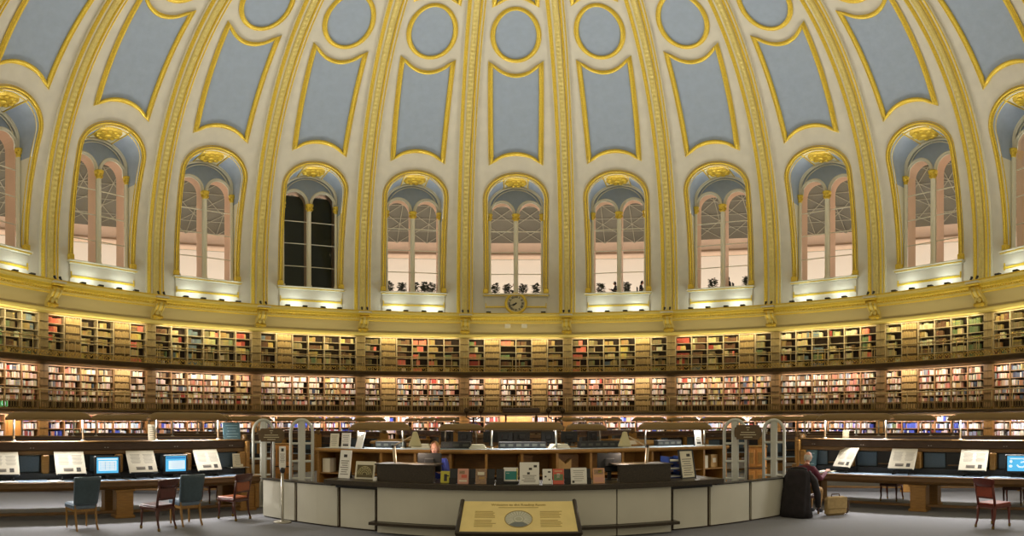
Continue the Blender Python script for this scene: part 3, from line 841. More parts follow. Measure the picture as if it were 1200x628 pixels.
# screens
scr = mat('lit_screen', (60,150,200), .3, emit=(84,176,222), es=.95); scrw = mat('lit_window', (220,236,240), .3, emit=(214,232,238), es=.9); scrd = mat('lit_bar', (40,110,170), .3, emit=(30,100,165), es=.8)
def monitor(row, px, label, kind, w=.46, wv=.36):
    t = thing('computer_monitor', label, 'monitor', row.P(px, wv, .789), row.rz+(pi if row.side < 0 else 0), 'lit screens on the desks')
    m = MB(); m.box((0,-.03,.27), (w+.10,.06,.42), blackp, bev=.02); m.box((0,-.09,.27), (w*.7,.1,.3), blackp, bev=.03); m.build('casing', t)
    m = MB(); m.box((0,.002,.285), (w,.006,.32), scr); m.build('screen', t)
    m = MB()
    if kind == 'page':
        m.box((0,.006,.275), (w*.82,.003,.2), scrw); m.box((0,.006,.41), (w*.9,.003,.025), scrw); 
        for i in range(5): m.box((0,.008,.21+.033*i), (w*.7,.003,.006), scrd)
        for i in range(4): m.box((-.15+.1*i,.009,.275), (.006,.003,.17), scrd)
    elif kind == 'list':
        m.box((-.02,.006,.26), (w*.8,.003,.18), scrw); m.box((0,.006,.41), (w*.96,.003,.03), scrd)
        for i in range(6): m.box((-.04,.008,.19+.028*i), (w*.6,.003,.005), scrd)
    else:
        Mx = Matrix.Diagonal((-1,1,1,1)); m.ball((-.15,.004,.33), (.035,.004,.035), scrw, 10, 6, Mx); m.ball((-.16,.004,.23), (.045,.004,.03), scrw, 10, 6, Mx); m.tube([(-.02,.006,.26),(.02,.006,.215),(.1,.006,.21),(.17,.006,.26),(.14,.006,.33),(.06,.006,.31)], .018, scrw, 6, M=Mx); m.box((.02,.006,.39), (.3,.003,.02), scrw); m.ball((.17,.004,.37), (.05,.004,.03), scrw, 10, 6, Mx)
    m.build('screen_content', t)
    m = MB(); m.box((0,-.03,.03), (.08,.06,.08), blackp); m.box((0,0,.008), (.3,.22,.016), blackp, bev=.005); m.build('stand', t)
    return t
monitor(LR_, 126, 'lit blue screen in a black case behind the blue chair nearest the left edge', 'page')
monitor(LR_, 206, 'lit blue screen with white list, right of the other lit screen', 'list')
monitor(RR_, 1193, 'lit blue screen with white swirls behind the red wooden chair on the right', 'swirl')
# teal notices standing on the desks
teal = mat('teal_board', (76,108,120), .6); tealt = mat('pale_teal_ink', (150,176,184), .7)
def notice(loc, rz, w, h, label, m0, m1, lean=12, cat='sign', name='notice_card', rows=6, group=None):
    t = thing(name, label, cat, loc, rz, group); MM = T(0,0,0, rx=-radians(-lean))
    m = MB(); m.box((0,0,h/2), (w,.012,h), m0, MM, bev=.003); m.box((0,0,h*.35), (w*.3,.01,h*.7), m0, T(0,-.32*h-.02,0,rx=radians(-14))); m.build('card', t)
    m = MB()
    for i in range(rows): m.box((-.03*w*(i%2), .0075, h*(.84-.68*i/max(1,rows-1))), (w*(.72-.12*(i%3)),.002,h*.03), m1, MM)
    m.build('printed_lines', t)
    return t
fl_ = lambda row: row.rz+(pi if row.side < 0 else 0)
notice(LR_.P(272, 0, 1.566), fl_(LR_), .44, .38, 'teal notice board standing on top of the left desk beside its hood lamp', teal, tealt, 8, rows=5)
notice(LR_.P(178, 0, 1.566), fl_(LR_), .17, .34, 'narrow beige card standing on top of the left desk beside a lamp post', paper, ink, 6)
notice(LR_.P(279, .2, .95), fl_(LR_), .26, .3, 'small cream notice on a metal shelf at the counter end of the left desk', paper, ink, 6)
t = thing('bracket_shelf', 'thin grey metal shelf holding a small cream notice, on the left desk', 'shelf', LR_.P(279,.22,.93), fl_(LR_)); m = MB(); m.box((0,0,.008), (.46,.26,.014), steel, bev=.004); m.build('plate', t); m = MB(); m.box((0,-.1,-.07), (.3,.02,.14), steel); m.build('bracket', t)
notice(RR_.P(945, .22, .789), fl_(RR_)+.0, .5, .50, 'teal notice board standing on the desk behind the bald head', teal, tealt, 12, rows=5)
notice(RR_.P(991, -.1, 1.566), fl_(RR_), .17, .2, 'olive card standing on top of the right desk beneath a hood lamp', mat('olive_card', (66,60,34), .8), ink, 6)
for px, w_, row, lab in ((8,.42,LR_,'white open papers lying on the left desk at the photo edge'), (66,.3,LR_,'white papers lying on the left desk beneath a slanted board')):
    t = thing('paper_sheet', lab, 'paper', row.P(px,.58,.79), fl_(row)+.2); m = MB(); m.box((0,0,.003), (w_,.24,.004), white); m.box((.03,.02,.007), (w_*.9,.22,.003), white, T(0,0,0,rz=.15)); m.build('sheet', t)
# ================================================================ chairs
bluefab = mat('blue_chair_leather', (62,78,86), .45, var=.12, scale=20); blueseat = mat('blue_seat_leather', (96,112,128), .4, var=.1, scale=20)
pale = mat('pale_oak_leg', (140,102,44), .4, var=.2, scale=6, stretch=(6,6,1))
def blue_chair(label, loc, rz):
    t = thing('reading_chair', label, 'chair', loc, rz, 'chairs at the long desks')
    m = MB(); m.box((0,.02,.43), (.47,.46,.12), blueseat, bev=.035); m.build('seat', t)
    m = MB(); vs = []; fs = []; N = 9
    for j, (z, y, w, th) in enumerate(((.47,-.2,.215,.03),(.5,-.205,.225,.035),(.7,-.235,.235,.035),(.9,-.275,.25,.035),(.965,-.29,.255,.03),(.98,-.293,.25,.02))):
        for q in range(N): x = -w+2*w*q/(N-1); vs.append((x, y-.03*(1-(x/w)**2)+th, z))
        for q in range(N): x = w-2*w*q/(N-1); vs.append((x, y-.03*(1-(x/w)**2)-th, z))
    n = 2*N
    for j in range(5):
        for q in range(n): fs.append((j*n+q, j*n+(q+1)%n, (j+1)*n+(q+1)%n, (j+1)*n+q))
    fs += [tuple(reversed(range(n))), tuple(5*n+q for q in range(n))]
    m.add(vs, fs, bluefab, True); m.build('backrest', t)
    for sx in (1,-1):
        m = MB(); m.tube([(sx*.2,-.19,.46),(sx*.2,-.2,.3),(sx*.2,-.24,.1),(sx*.205,-.29,0)], [.024,.024,.021,.018], pale, 4, smooth=False); m.build('leg', t)
        m = MB(); m.tube([(sx*.2,.2,.4),(sx*.2,.2,0)], [.024,.018], pale, 4, smooth=False); m.build('leg', t)
    m = MB(); m.box((0,.02,.36), (.43,.42,.05), pale); m.build('seat_frame', t)
    return t
def wood_chair(label, loc, rz, wm, sm_, stretcher=False, group='chairs at the long desks'):
    t = thing('wooden_chair', label, 'chair', loc, rz, group)
    m = MB(); m.box((0,.02,.45), (.46,.45,.035), sm_, bev=.015); m.build('seat', t)
    m = MB(); m.box((0,.02,.405), (.47,.46,.06), wm, bev=.012); m.build('seat_frame', t)
    # back: two raked stiles, a broad shaped top rail and a panel
    for sx in (1,-1):
        m = MB(); m.tube([(sx*.2,-.19,.42),(sx*.205,-.22,.6),(sx*.215,-.265,.82)], [.026,.024,.022], wm, 6); m.build('back_stile', t)
    m = MB(); vs = []; fs = []; N = 11
    for z, w, y in ((.78,.2,-.25),(.84,.235,-.265),(.88,.25,-.275),(.915,.25,-.283),(.93,.235,-.285)):
        for q in range(N): x = -w+2*w*q/(N-1); vs.append((x, y-.035*(1-(x/w)**2)+.017, z+(.012*(1-(x/w)**2) if z > .9 else 0)))
        for q in range(N): x = w-2*w*q/(N-1); vs.append((x, y-.035*(1-(x/w)**2)-.017, z+(.012*(1-(x/w)**2) if z > .9 else 0)))
    n = 2*N
    for j in range(4):
        for q in range(n): fs.append((j*n+q, j*n+(q+1)%n, (j+1)*n+(q+1)%n, (j+1)*n+q))
    fs += [tuple(reversed(range(n))), tuple(4*n+q for q in range(n))]
    m.add(vs, fs, wm, True); m.build('top_rail', t)
    m = MB(); m.box((0,-.245,.69), (.38,.03,.2), sm_ if sm_ is not wm else wm, T(0,0,0) @ Matrix.Translation((0,0,0)), bev=.01); m.box((0,-.225,.575), (.39,.03,.035), wm, bev=.008); m.build('back_panel', t)
    for sx in (1,-1):
        for y0, y1 in ((-.19,-.25),(.2,.22)):
            m = MB(); m.tube([(sx*.2,y0,.4),(sx*.205,y0+.01*(1 if y0 > 0 else -1),.26),(sx*.2,(y0+y1)/2,.14),(sx*.21,y1,.05)], [.03,.026,.02,.017], wm, 6); o = m.build('leg', t)
            c = MB(); c.lathe([(0,-.012),(.026,-.012),(.026,.012),(0,.012)], brass, 10, M=T(sx*.21,y1,.026,ry=pi/2)); c.box((sx*.21,y1,.05), (.035,.035,.02), brass); c.build('caster', o)
    return t
def ground(px, py): d = H/tan((py-CY)/F); x, y = pos(px, d); return (x, y, 0)
fL = LR_.rz+pi; # facing the left desk: local +y points along -n
def facing(row): v = -row.n; return atan2(v.y, v.x)-pi/2
blue_chair('blue leather chair with pale oak legs nearest the left edge of the photo', ground(95,619), facing(LR_)+.2)
wood_chair('dark mahogany chair on casters, left of the middle blue chair, nearest to the camera', ground(185,619.5), facing(LR_)+.4, mahog, mat('oxblood_leather', (84,40,34), .35, var=.2, scale=20))
blue_chair('blue leather chair between the two wooden chairs at the left desk', ground(217,614), facing(LR_)+.12)
wood_chair('red mahogany chair with brown seat, nearest the gates at the left desk', ground(274,608), facing(LR_)+.35, mahog, mat('brown_seat', (140,72,32), .35, var=.15, scale=20))
wood_chair('red mahogany chair on casters standing alone at the right desk', ground(1164,617), facing(RR_)-.5, mat('chair_red_wood', (98,38,24), .35, var=.25, scale=8, stretch=(6,6,1)), mat('red_seat', (140,58,36), .35, var=.15, scale=20))
for px, row, lab in ((250, LR_, 'dark wooden chair seen beneath the left desk, on its far side'), (1045, RR_, 'dark wooden chair seen beneath the right desk, left of its pedestal'), (1188, RR_, 'dark wooden chair seen beneath the right desk, behind the red chair')):
    wood_chair(lab, row.P(px, -1.0, 0), facing(row)+pi, mahog, mahog)
# ================================================================ the counter, the ring counter behind it and what stands on them
def beta_of(px, r):
    x, y = pos(px, ring_dist(px, r)); return atan2(x-.14, 3.5-y) if r > 6.2 else atan2(x, -y)
def bp(r, be, z): return (.14+(r+3.45)*sin(be), 3.5-(r+3.45)*cos(be), z) if r > 6.2 else (r*sin(be), -r*cos(be), z)   # the white counter is a flatter arc than the rings
def arc_solid(m, prof, b0, b1, mt, n=None):
    """closed (r,z) outline turned from angle b0 to b1 about the room's axis"""
    n = n or max(2, int(abs(b1-b0)/radians(2))); k = len(prof); vs = []; fs = []
    for i in range(n+1):
        b = b0+(b1-b0)*i/n; vs += [bp(r, b, z) for r, z in prof]
    for i in range(n):
        for q in range(k): fs.append((i*k+q, i*k+(q+1)%k, (i+1)*k+(q+1)%k, (i+1)*k+q))
    fs += [tuple(reversed(range(k))), tuple(n*k+q for q in range(k))]
    m.add(vs, fs, mt)
def rect(r0, r1, z0, z1): return [(r0,z0),(r1,z0),(r1,z1),(r0,z1)]
ct = thing('information_counter', 'long curved white-panelled counter with black stone top in the middle of the floor', 'counter')
RC = 7.95
sl = [beta_of(p, RC) for p in (307, 346.5, 397, 441.5)]; sr = [beta_of(p, RC) for p in (787, 831, 879.5, 919)]
gap = .0035
for a, b in list(zip(sl, sl[1:]))+list(zip(sr, sr[1:])):
    m = MB(); arc_solid(m, rect(RC-.06, RC, .03, .78), a+gap, b-gap, panelw); m.build('panel', ct)
bm_ = beta_of(723, 8.1); c0, c1 = beta_of(441.5, 8.1), beta_of(787, 8.1)
for a, b in ((c0, bm_), (bm_, c1)):
    m = MB(); arc_solid(m, rect(8.0, 8.1, .22, .83), a+.001, b-.001, panelw); m.build('panel', ct)
    m = MB(); arc_solid(m, rect(8.0, 8.1, .02, .16), a+.001, b-.001, panelw); m.build('kick_panel', ct)
m = MB(); arc_solid(m, rect(8.0, 8.24, .165, .215), c0-.008, c1+.008, granite); m.build('foot_ledge', ct)
m = MB(); arc_solid(m, rect(7.74, RC-.06, 0, .76), sl[0], sr[-1], darkwood); m.build('carcass', ct)
t0, t1 = beta_of(381, 8.16), beta_of(847, 8.16)
m = MB(); arc_solid(m, [(7.25,.83),(8.19,.83),(8.2,.84),(8.2,.915),(8.19,.92),(7.25,.92)], t0, t1, granite); arc_solid(m, rect(7.4, 7.99, .76, .835), t0+.01, t1-.01, blackp); m.build('stone_top', ct)
for a, b in ((sl[0]-.004, t0), (t1, sr[-1]+.004)):
    m = MB(); arc_solid(m, rect(7.72, RC+.02, .782, .80), a, b, blackp); m.build('end_cap', ct)
# ring counter
rc = thing('ring_counter', 'curved oak ring counter with pale blue top and open shelves behind the white counter', 'counter')
pbl = mat('pale_counter_top', (166,182,192), .35, var=.05, scale=10)
def cang(px): d_ = arc_dist(px, RCR); x_, y_ = pos(px, d_); return atan2(x_-RCX, RCY-y_)
B0, B1 = cang(370), cang(853)
def carc(m, prof, b0, b1, mt):
    k = len(prof); n = 30; vs = []; fs = []
    for i in range(n+1):
        b = b0+(b1-b0)*i/n; vs += [(RCX+(RCR-6.12+r)*sin(b), RCY-(RCR-6.12+r)*cos(b), z) for r, z in prof]
    for i in range(n):
        for q in range(k): fs.append((i*k+q, i*k+(q+1)%k, (i+1)*k+(q+1)%k, (i+1)*k+q))
    fs += [tuple(reversed(range(k))), tuple(n*k+q for q in range(k))]; m.add(vs, fs, mt)
m = MB(); carc(m, rect(5.3, 6.12, 1.375, 1.405), B0, B1, pbl); m.build('counter_top', rc)
m = MB(); carc(m, [(6.1,1.325),(6.15,1.33),(6.17,1.365),(6.15,1.405),(6.1,1.405)], B0, B1, oak); m.build('nosing', rc)
m = MB(); carc(m, rect(5.3, 5.36, .3, 1.375), B0, B1, oak); carc(m, rect(5.3, 6.1, .0, .36), B0, B1, oak2); m.build('back_panel', rc)
m = MB(); carc(m, rect(5.36, 6.06, .86, .88), B0, B1, oak); m.build('shelf', rc)
for i in range(14):
    be = B0+.003+(B1-B0-.006)*i/13; m = MB(); m.box((0,-(RCR-.39),.86), (.05,.74,1.0), oak, T(RCX,RCY,0,rz=be)); m.build('divider', rc)
def onc(px, r, z):
    if 5.2 < r < 6.2: x_, y_ = pos(px, ring_dist(px, r)); return (x_, y_, z), atan2(x_-RCX, RCY-y_)
    return bp(r, beta_of(px, r), z), beta_of(px, r)
def item(name, label, cat, px, r, z, group=None, turn=0):
    l, be = onc(px, r, z); return thing(name, label, cat, l, be+turn, group)          # local -y faces the visitor
# items in the ring counter's shelves
boxm = mat('brown_card', (176,140,84), .7, var=.1, scale=6); bluem = mat('blue_tray', (30,56,120), .4)
def carton(px, r, z, w, d, h, label, mt=boxm):
    t = item('card_box', label, 'box', px, r, z, 'card boxes in the ring counter'); m = MB(); m.box((0,0,h/2), (w,d,h), mt, bev=.006); m.build('box', t); m = MB(); m.box((0,-d/2-.002,h*.55), (w*.5,.004,h*.35), paper); m.build('label', t); return t
carton(386, 5.85, .88, .18, .3, .3, 'cream card box on the ring counter shelf, at its left end', paper); carton(822, 5.85, .88, .15, .3, .3, 'slim cream box on the ring counter shelf beside the framed notice', paper); carton(832, 5.75, .88, .22, .3, .31, 'brown card box on the ring counter shelf beside a slim cream box')
t = item('magazine_file', 'brown cut-away magazine file above the red brochure', 'file', 660, 5.95, .88)
m = MB(); out = [(-.14,0),(.14,0),(.14,.32),(.02,.22),(-.14,.36)]; m.prism(out, -.12, .12, boxm); m.build('box', t)
for k in range(3):
    t = item('letter_tray', 'blue letter tray with white papers, %s of the stack beside the framed notice' % ('lowest','middle','topmost')[k], 'tray', 787, 7.45, .92+.14*k, 'blue letter trays')
    m = MB(); m.box((0,0,.01), (.28,.34,.02), bluem); m.box((0,.17,.05), (.28,.012,.1), bluem); [m.box((sx*.136,0,.06), (.012,.34,.12), bluem) for sx in (1,-1)]; m.build('tray', t)
    m = MB(); m.box((0,-.01,.03+.006*k), (.24,.3,.02), white); m.build('papers', t)
# black stone screens on the counter
for p0, p1, lab, hh in ((441.5, 508, 'black stone box on the counter in front of the blond receptionist', .28), (726, 786, 'black stone box on the counter below the right-hand desk lamp', .28)):
    r0 = 7.95; a, b = beta_of(p0, r0), beta_of(p1, r0); t = thing('counter_screen', lab, 'screen', bp(r0, (a+b)/2, .92), 0); L_ = t.location.copy()
    m = MB(); arc_solid(m, rect(7.83, r0, .92, .92+hh), a, b, granite, 6); arc_solid(m, rect(7.45, 7.97, .92+hh, .945+hh), a-.003, b+.003, granite, 6)
    o = m.build('stone_front', t); o.location = -L_
# dark flat screens behind
def dark_monitor(label, cat, px, r, z, w, h, turn=0, lift=.1, group=None, name='flat_monitor'):
    t = item(name, label, cat, px, r, z, group, turn)
    m = MB(); m.box((0,0,lift+h/2), (w,.05,h), blackp, bev=.012); m.box((0,-.035,lift+h*.5), (w*.4,.05,h*.45), blackp, bev=.015); m.build('casing', t)
    m = MB(); m.box((0,.027,lift+h/2), (w*.92,.004,h*.86), mat('dark_glass', (22,28,34), .15)); m.build('screen', t)
    m = MB(); m.box((0,0,lift/2), (.07,.05,lift), blackp); m.box((0,0,.008), (.24,.2,.016), blackp, bev=.005); m.build('stand', t)
    return t
dark_monitor('black monitor back hiding the blond receptionist', 'monitor', 503.5, 7.4, .92, .44, .34, .1, .14, 'monitors on the counters')
dark_monitor('black monitor back beside the right-hand desk lamp', 'monitor', 714, 7.4, .92, .44, .34, -.1, .14, 'monitors on the counters')
# papers, cards and brochures along the counter
def leaflet(px, y0, y1, wpx, r, z, label, base, marks=(), cat='leaflet', turn=0, name='leaflet', lean=10, group='leaflets on the counter', thick=.02):
    d = ring_dist(px, r); w = wpx/F*d; h = (zat(y0, d)-zat(y1, d)); h = max(h, .1)
    t = item(name, label, cat, px, r, z, group, turn); MM = T(0,0,0,rx=-radians(lean))
    m = MB(); m.box((0,0,h/2), (w,thick,h), base, MM, bev=.003); m.build('sheet', t)
    m = MB(); m.box((0,0,h*.3), (w*.5,.012,h*.6), blackp, T(0,.32*h+.02,0,rx=radians(14))); m.build('stand', t)
    if marks:
        m = MB(); m.box((0,-thick/2-.0005,h/2), (w*.97,.001,h*.97), base, MM)
        for (x, zz, ww, hh_, mt) in marks: m.box((x*w, -thick/2-.0012, zz*h), (ww*w,.003,hh_*h), mt, MM)
        m.build('print', t)
    return t
def lines(n, m0=ink, a=.82, b=.2, w=.7): return [(-.04*(i%2), a-(a-b)*i/(n-1), w-.1*(i%3), .025, m0) for i in range(n)]
yel = mat('yellow_cover', (196,186,60), .5); pnk = mat('pink_cover', (206,150,130), .5); brn = mat('brown_cover', (150,120,92), .5, var=.3, scale=40); tl = mat('teal_cover', (40,132,124), .5); redc = mat('red_cover', (206,96,74), .5); orn = mat('orange_cover', (214,160,120), .5); grn = mat('green_patch', (110,130,90), .6)
leaflet(403, 530, 563, 15.5, 7.85, .92, 'tall white notice with small dark picture at the left end of the counter', white, [(0,.8,.3,.1,inkd)]+lines(7, ink, .62, .15), name='notice', cat='notice')
t = leaflet(427, 541, 562, 25, 7.8, .92, 'framed golden picture of a dome arch on the counter', paper, [], name='framed_picture', cat='picture', lean=14, turn=.1)
sh = mat('picture_ground', (96,84,50), .6); sg = mat('picture_gold', (206,194,140), .6); m = MB()
MM = T(0,0,0,rx=-radians(14)); w_ = .38; hh_ = .29
m.box((0,-.013,hh_*.5), (w_*.82,.006,hh_*.8), sh, MM)
for rr in (.14,.115,.085,.05): m.tube([(rr*cos(pi*i/14), -.018, .07+rr*1.15*sin(pi*i/14)) for i in range(15)], .006, sg, 4, M=MM)
for i in range(1,8): m.tube([(.05*cos(pi*i/8),-.018,.07+.05*sin(pi*i/8)),(.14*cos(pi*i/8),-.018,.07+.16*sin(pi*i/8))], .003, sg, 4, M=MM)
m.build('picture', t)
t = item('paper_cube', 'small white paper cube beside the framed picture', 'paper cube', 439.5, 8.0, .92); m = MB(); m.box((0,0,.03), (.06,.06,.06), white, bev=.004); m.build('block', t)
leaflet(522, 548, 562, 12, 7.95, .92, 'yellow leaflet with dark figure, beside the black stone box', yel, [(0,.45,.3,.6,inkd),(.2,.6,.3,.1,inkd)])
leaflet(542.5, 548, 566, 13, 8.05, .92, 'pink patterned brochure between dark stands', pnk, [(-.1,.75,.5,.2,brn),(.1,.5,.5,.2,redc),(0,.2,.7,.1,paper)])
leaflet(563.5, 548, 566, 13, 8.05, .92, 'grey-brown patterned brochure between dark stands', brn, [(0,.7,.6,.2,paper),(.1,.4,.5,.15,boxm)])
leaflet(598.5, 541, 557, 17, 7.9, .96, 'teal and white booklet raised on a black stand', white, [(.03,.42,.82,.62,tl),(.44,.5,.08,.9,yel),(-.2,.58,.2,.06,white)], name='booklet', cat='booklet')
t = item('book_stand', 'black stand beneath the teal and white booklet', 'stand', 598.5, 7.9, .92); m = MB(); m.box((0,.0,.02), (.26,.16,.04), blackp, bev=.006); m.build('base', t)
leaflet(620.5, 540, 566, 23, 8.05, .92, 'large white notice with three small dark pictures', white, [(.3,.82,.16,.1,inkd),(.05,.7,.16,.1,inkd),(-.05,.5,.14,.1,inkd)]+lines(5, ink, .4, .12), name='notice', cat='notice')
leaflet(641.5, 548, 566, 11, 8.05, .92, 'white folded card with dark marks, left of the red brochure', white, [(.2,.8,.3,.1,inkd),(-.2,.5,.2,.1,inkd),(.2,.3,.2,.1,ink)], thick=.05)
leaflet(654.5, 547, 565, 13, 8.05, .92, 'red brochure with green landscape picture', redc, [(0,.45,.84,.4,grn),(0,.55,.3,.3,paper),(0,.85,.7,.1,orn)], name='brochure', cat='brochure')
leaflet(678.5, 546, 565, 19, 8.05, .92, 'white notice with lines of text, right of the red brochure', white, lines(6)+[(-.35,.14,.14,.14,inkd)], name='notice', cat='notice')
leaflet(702, 547, 565, 14, 8.05, .92, 'orange and pink brochure below the right-hand monitor', orn, [(0,.75,.8,.3,brn),(.1,.8,.3,.2,yel),(0,.25,.8,.3,pnk)], name='brochure', cat='brochure')
for i, px in enumerate((531, 552.5, 575, 586, 666, 688)):
    t = item('leaflet_holder', 'empty dark acrylic leaflet holder, %s from the left along the counter' % ('first','second','third','fourth','fifth','sixth')[i], 'holder', px, 8.0, .92, 'dark leaflet holders')
    m = MB(); m.box((0,.02,.13), (.13,.012,.25), blackp, T(0,0,0,rx=-radians(10))); m.box((0,-.02,.05), (.13,.008,.1), mat('smoked_acrylic', (46,42,38), .15)); m.box((0,0,.006), (.13,.1,.012), blackp); m.build('holder', t)
# framed notice at the right end
t = leaflet(807, 526, 559, 20, 7.75, .92, 'white notice in black frame at the right end of the counter', paper, [(.15,.82,.26,.1,inkd)]+lines(8, ink, .68, .12), name='framed_notice', cat='notice', turn=.12, lean=12)
d = ring_dist(807, 7.75); w_ = 20/F*d; h_ = zat(526,d)-zat(559,d); m = MB(); MM = T(0,0,0,rx=-radians(12))
for sx in (1,-1): m.box((sx*w_/2,0,h_/2), (.03,.045,h_+.03), blackp, MM, bev=.008)
for zz in (0,h_): m.box((0,0,zz), (w_+.03,.045,.03), blackp, MM, bev=.008)
m.build('frame', t)
# cards on the ring counter
for px, y0, y1, wp, lab, mt in ((391.5, 509, 526, 11, 'cream notice card at the left end of the ring counter', paper), (405, 508, 526, 11.5, 'white notice card with dark logo on the ring counter', white), (420, 510, 530, 10, 'bright white leaning sheet on the ring counter', white), (819, 507, 525, 10, 'white notice card at the right end of the ring counter', white)):
    leaflet(px, y0, y1, wp, 5.95, 1.405, lab, mt, (lines(6)+([(0,.2,.6,.12,inkd)] if px in (405, 819) else [])) if px != 420 else [(.1,.8,.3,.04,ink)], name='notice_card', cat='notice', lean=8 if px != 420 else 22, turn=0 if px != 420 else -.3, group='cards on the ring counter')
# desk lamps with cone shades
shade = mat('beige_enamel', (206,196,150), .45); armm = mat('lamp_arm', (206,188,160), .35, .4)
def desk_lamp(label, px, r, sgn):
    t = item('desk_lamp', label, 'lamp', px, r, .92, 'jointed desk lamps')
    e = (-.05*sgn, 0, .60); k = (.30*sgn, .0, .78)
    m = MB(); m.lathe([(0,0),(.1,0),(.1,.02),(.03,.03),(.02,.06),(0,.06)], armm, 16); m.build('base', t)
    m = MB(); m.tube([(0,0,.05), e], .014, armm, 6); m.tube([(.035,0,.05), (e[0]+.035,0,e[2])], .014, armm, 6); m.build('lower_arm', t)
    m = MB(); m.tube([e, k], .013, armm, 6); m.build('upper_arm', t)
    m = MB(); m.lathe([(0,-.022),(.03,-.022),(.03,.022),(0,.022)], blackp, 10, M=T(*e,rx=pi/2)); m.build('elbow', t)
    m = MB(); c = (.38*sgn, 0, .6); m.lathe([(.045,.25),(.05,.22),(.08,.13),(.115,.03),(.12,0),(.114,0),(.045,.2)], shade, 20, c=c); m.lathe([(0,.27),(.035,.26),(.045,.245)], shade, 14, c=c); m.build('shade', t)
    m = MB(); m.ball((c[0],0,.68), (.04,.04,.06), tube_on, 8, 6); m.build('bulb', t)
    l = bpy.data.lights.new('bulb_light', 'POINT'); l.energy = 25; l.color = (1,.82,.7); l.shadow_soft_size = .05; o = bpy.data.objects.new('bulb_light', l); COL.objects.link(o); o.parent = t; o.location = (c[0],0,.58)
    return t
desk_lamp('beige desk lamp beside the blond receptionist, its cone shade to the right', 463.5, 7.6, 1)
desk_lamp('beige desk lamp above the right-hand black stone box, its cone shade to the left', 755, 7.6, -1)
# reading sign in front of the counter
inf = thing('information_lectern', 'tilted yellow information board with a round plan, in front of the counter', 'information board', (.04,-8.75,0))
signy = mat('sign_cream', (228,206,136), .5, var=.04, scale=6); signt = mat('sign_text', (160,134,66), .7); plan = mat('plan_grey', (176,176,156), .6); plan2 = mat('plan_slate', (112,118,116), .6)
bw = mat('panel_post', (52,42,28), .45)
wt, wb, zt_, zb_, yt, yb = 1.71/2, 1.765/2, .695, .31, .29, -.36
import itertools
slope = Vector((0, yt-yb, zt_-zb_)); SLn = slope.length; su = slope.normalized(); sn = Vector((0,-su.z,su.y))
MP = Matrix.Translation((0,(yt+yb)/2,(zt_+zb_)/2)) @ Matrix(((1,0,0,0),(0,su.y,sn.y,0),(0,su.z,sn.z,0),(0,0,0,1)))   # local x right, y up the slope, z out of the face
m = MB(); hL = SLn/2
m.add([(-wb,-hL,0),(wb,-hL,0),(wt,hL,0),(-wt,hL,0),(-wb,-hL,-.03),(wb,-hL,-.03),(wt,hL,-.03),(-wt,hL,-.03)], [(0,1,2,3),(7,6,5,4),(0,4,5,1),(1,5,6,2),(2,6,7,3),(3,7,4,0)], signy, M=MP); m.build('sign_board', inf)
m = MB(); m.box((0,-hL-.02,-.02), (2*wb+.06,.04,.07), bw, MP); m.build('bottom_rail', inf)
for sx in (1,-1):
    m = MB(); m.tube([MP @ Vector((sx*(wt+.03),hL+.03,-.01)), MP @ Vector((sx*(wb+.03),-hL-.03,-.01))], .035, bw, 8); m.tube([MP @ Vector((sx*(wb+.03),-hL*.9,-.02)), (sx*(wb+.03),yb+.1,0)], .03, bw, 8); m.tube([MP @ Vector((sx*(wt+.03),hL,-.02)), (sx*(wt+.03),yt+.0,0)], .03, bw, 8); m.build('post', inf)
def sign_text(s, size, x, y, mt):
    cu = bpy.data.curves.new('heading', 'FONT'); cu.body = s; cu.size = size; cu.align_x = 'CENTER'; cu.align_y = 'CENTER'; cu.extrude = .001; cu.offset = .002; cu.materials.append(mt)
    o = text_mesh('heading', cu, inf); o.matrix_local = MP @ Matrix.Translation((x,y,.0015)); return o
sign_text('Welcome to the Reading Room', .066, 0, hL*.76, signt)
m = MB(); rr_ = random.Random(3)
m.box((0,hL*.58,.001), (.62,.012,.002), signt, MP)
for sx in (-1, 1):
    for i in range(11):
        if i in (5,): continue
        L_ = .34*rr_.uniform(.75,1); m.box((sx*.5-.0+(L_-.34)/2, hL*.32-.036*i, .001), (L_,.012,.002), signt, MP)
m.build('printed_text', inf)
m = MB(); n = 40; q = lambda r, a: (r*cos(a), -.06+r*.95*sin(a), .002)
m.add([(0,-.06,.002)]+[q(.205, 2*pi*i/n) for i in range(n)], [(0,1+i,1+(i+1)%n) for i in range(n)], plan, M=MP)
m.tube([q(.21, 2*pi*i/n) for i in range(n)], .006, signt, 4, closed=True, M=MP)
for i in range(24):
    a = 2*pi*i/24+.13
    if not 3.9 < a < 5.5: m.tube([q(.09,a), q(.19,a)], .004, white, 4, M=MP)
m.tube([q(.06, 2*pi*i/20) for i in range(20)], .004, white, 4, closed=True, M=MP)
m.add([(x, y, .004) for x, y, _ in [q(.1, 4.04), q(.2, 3.92)]+[q(.2, 3.92+1.58*i/10) for i in range(1,11)]+[q(.1, 5.38)]], [tuple(range(13))], plan2, M=MP)
m.build('round_plan', inf)
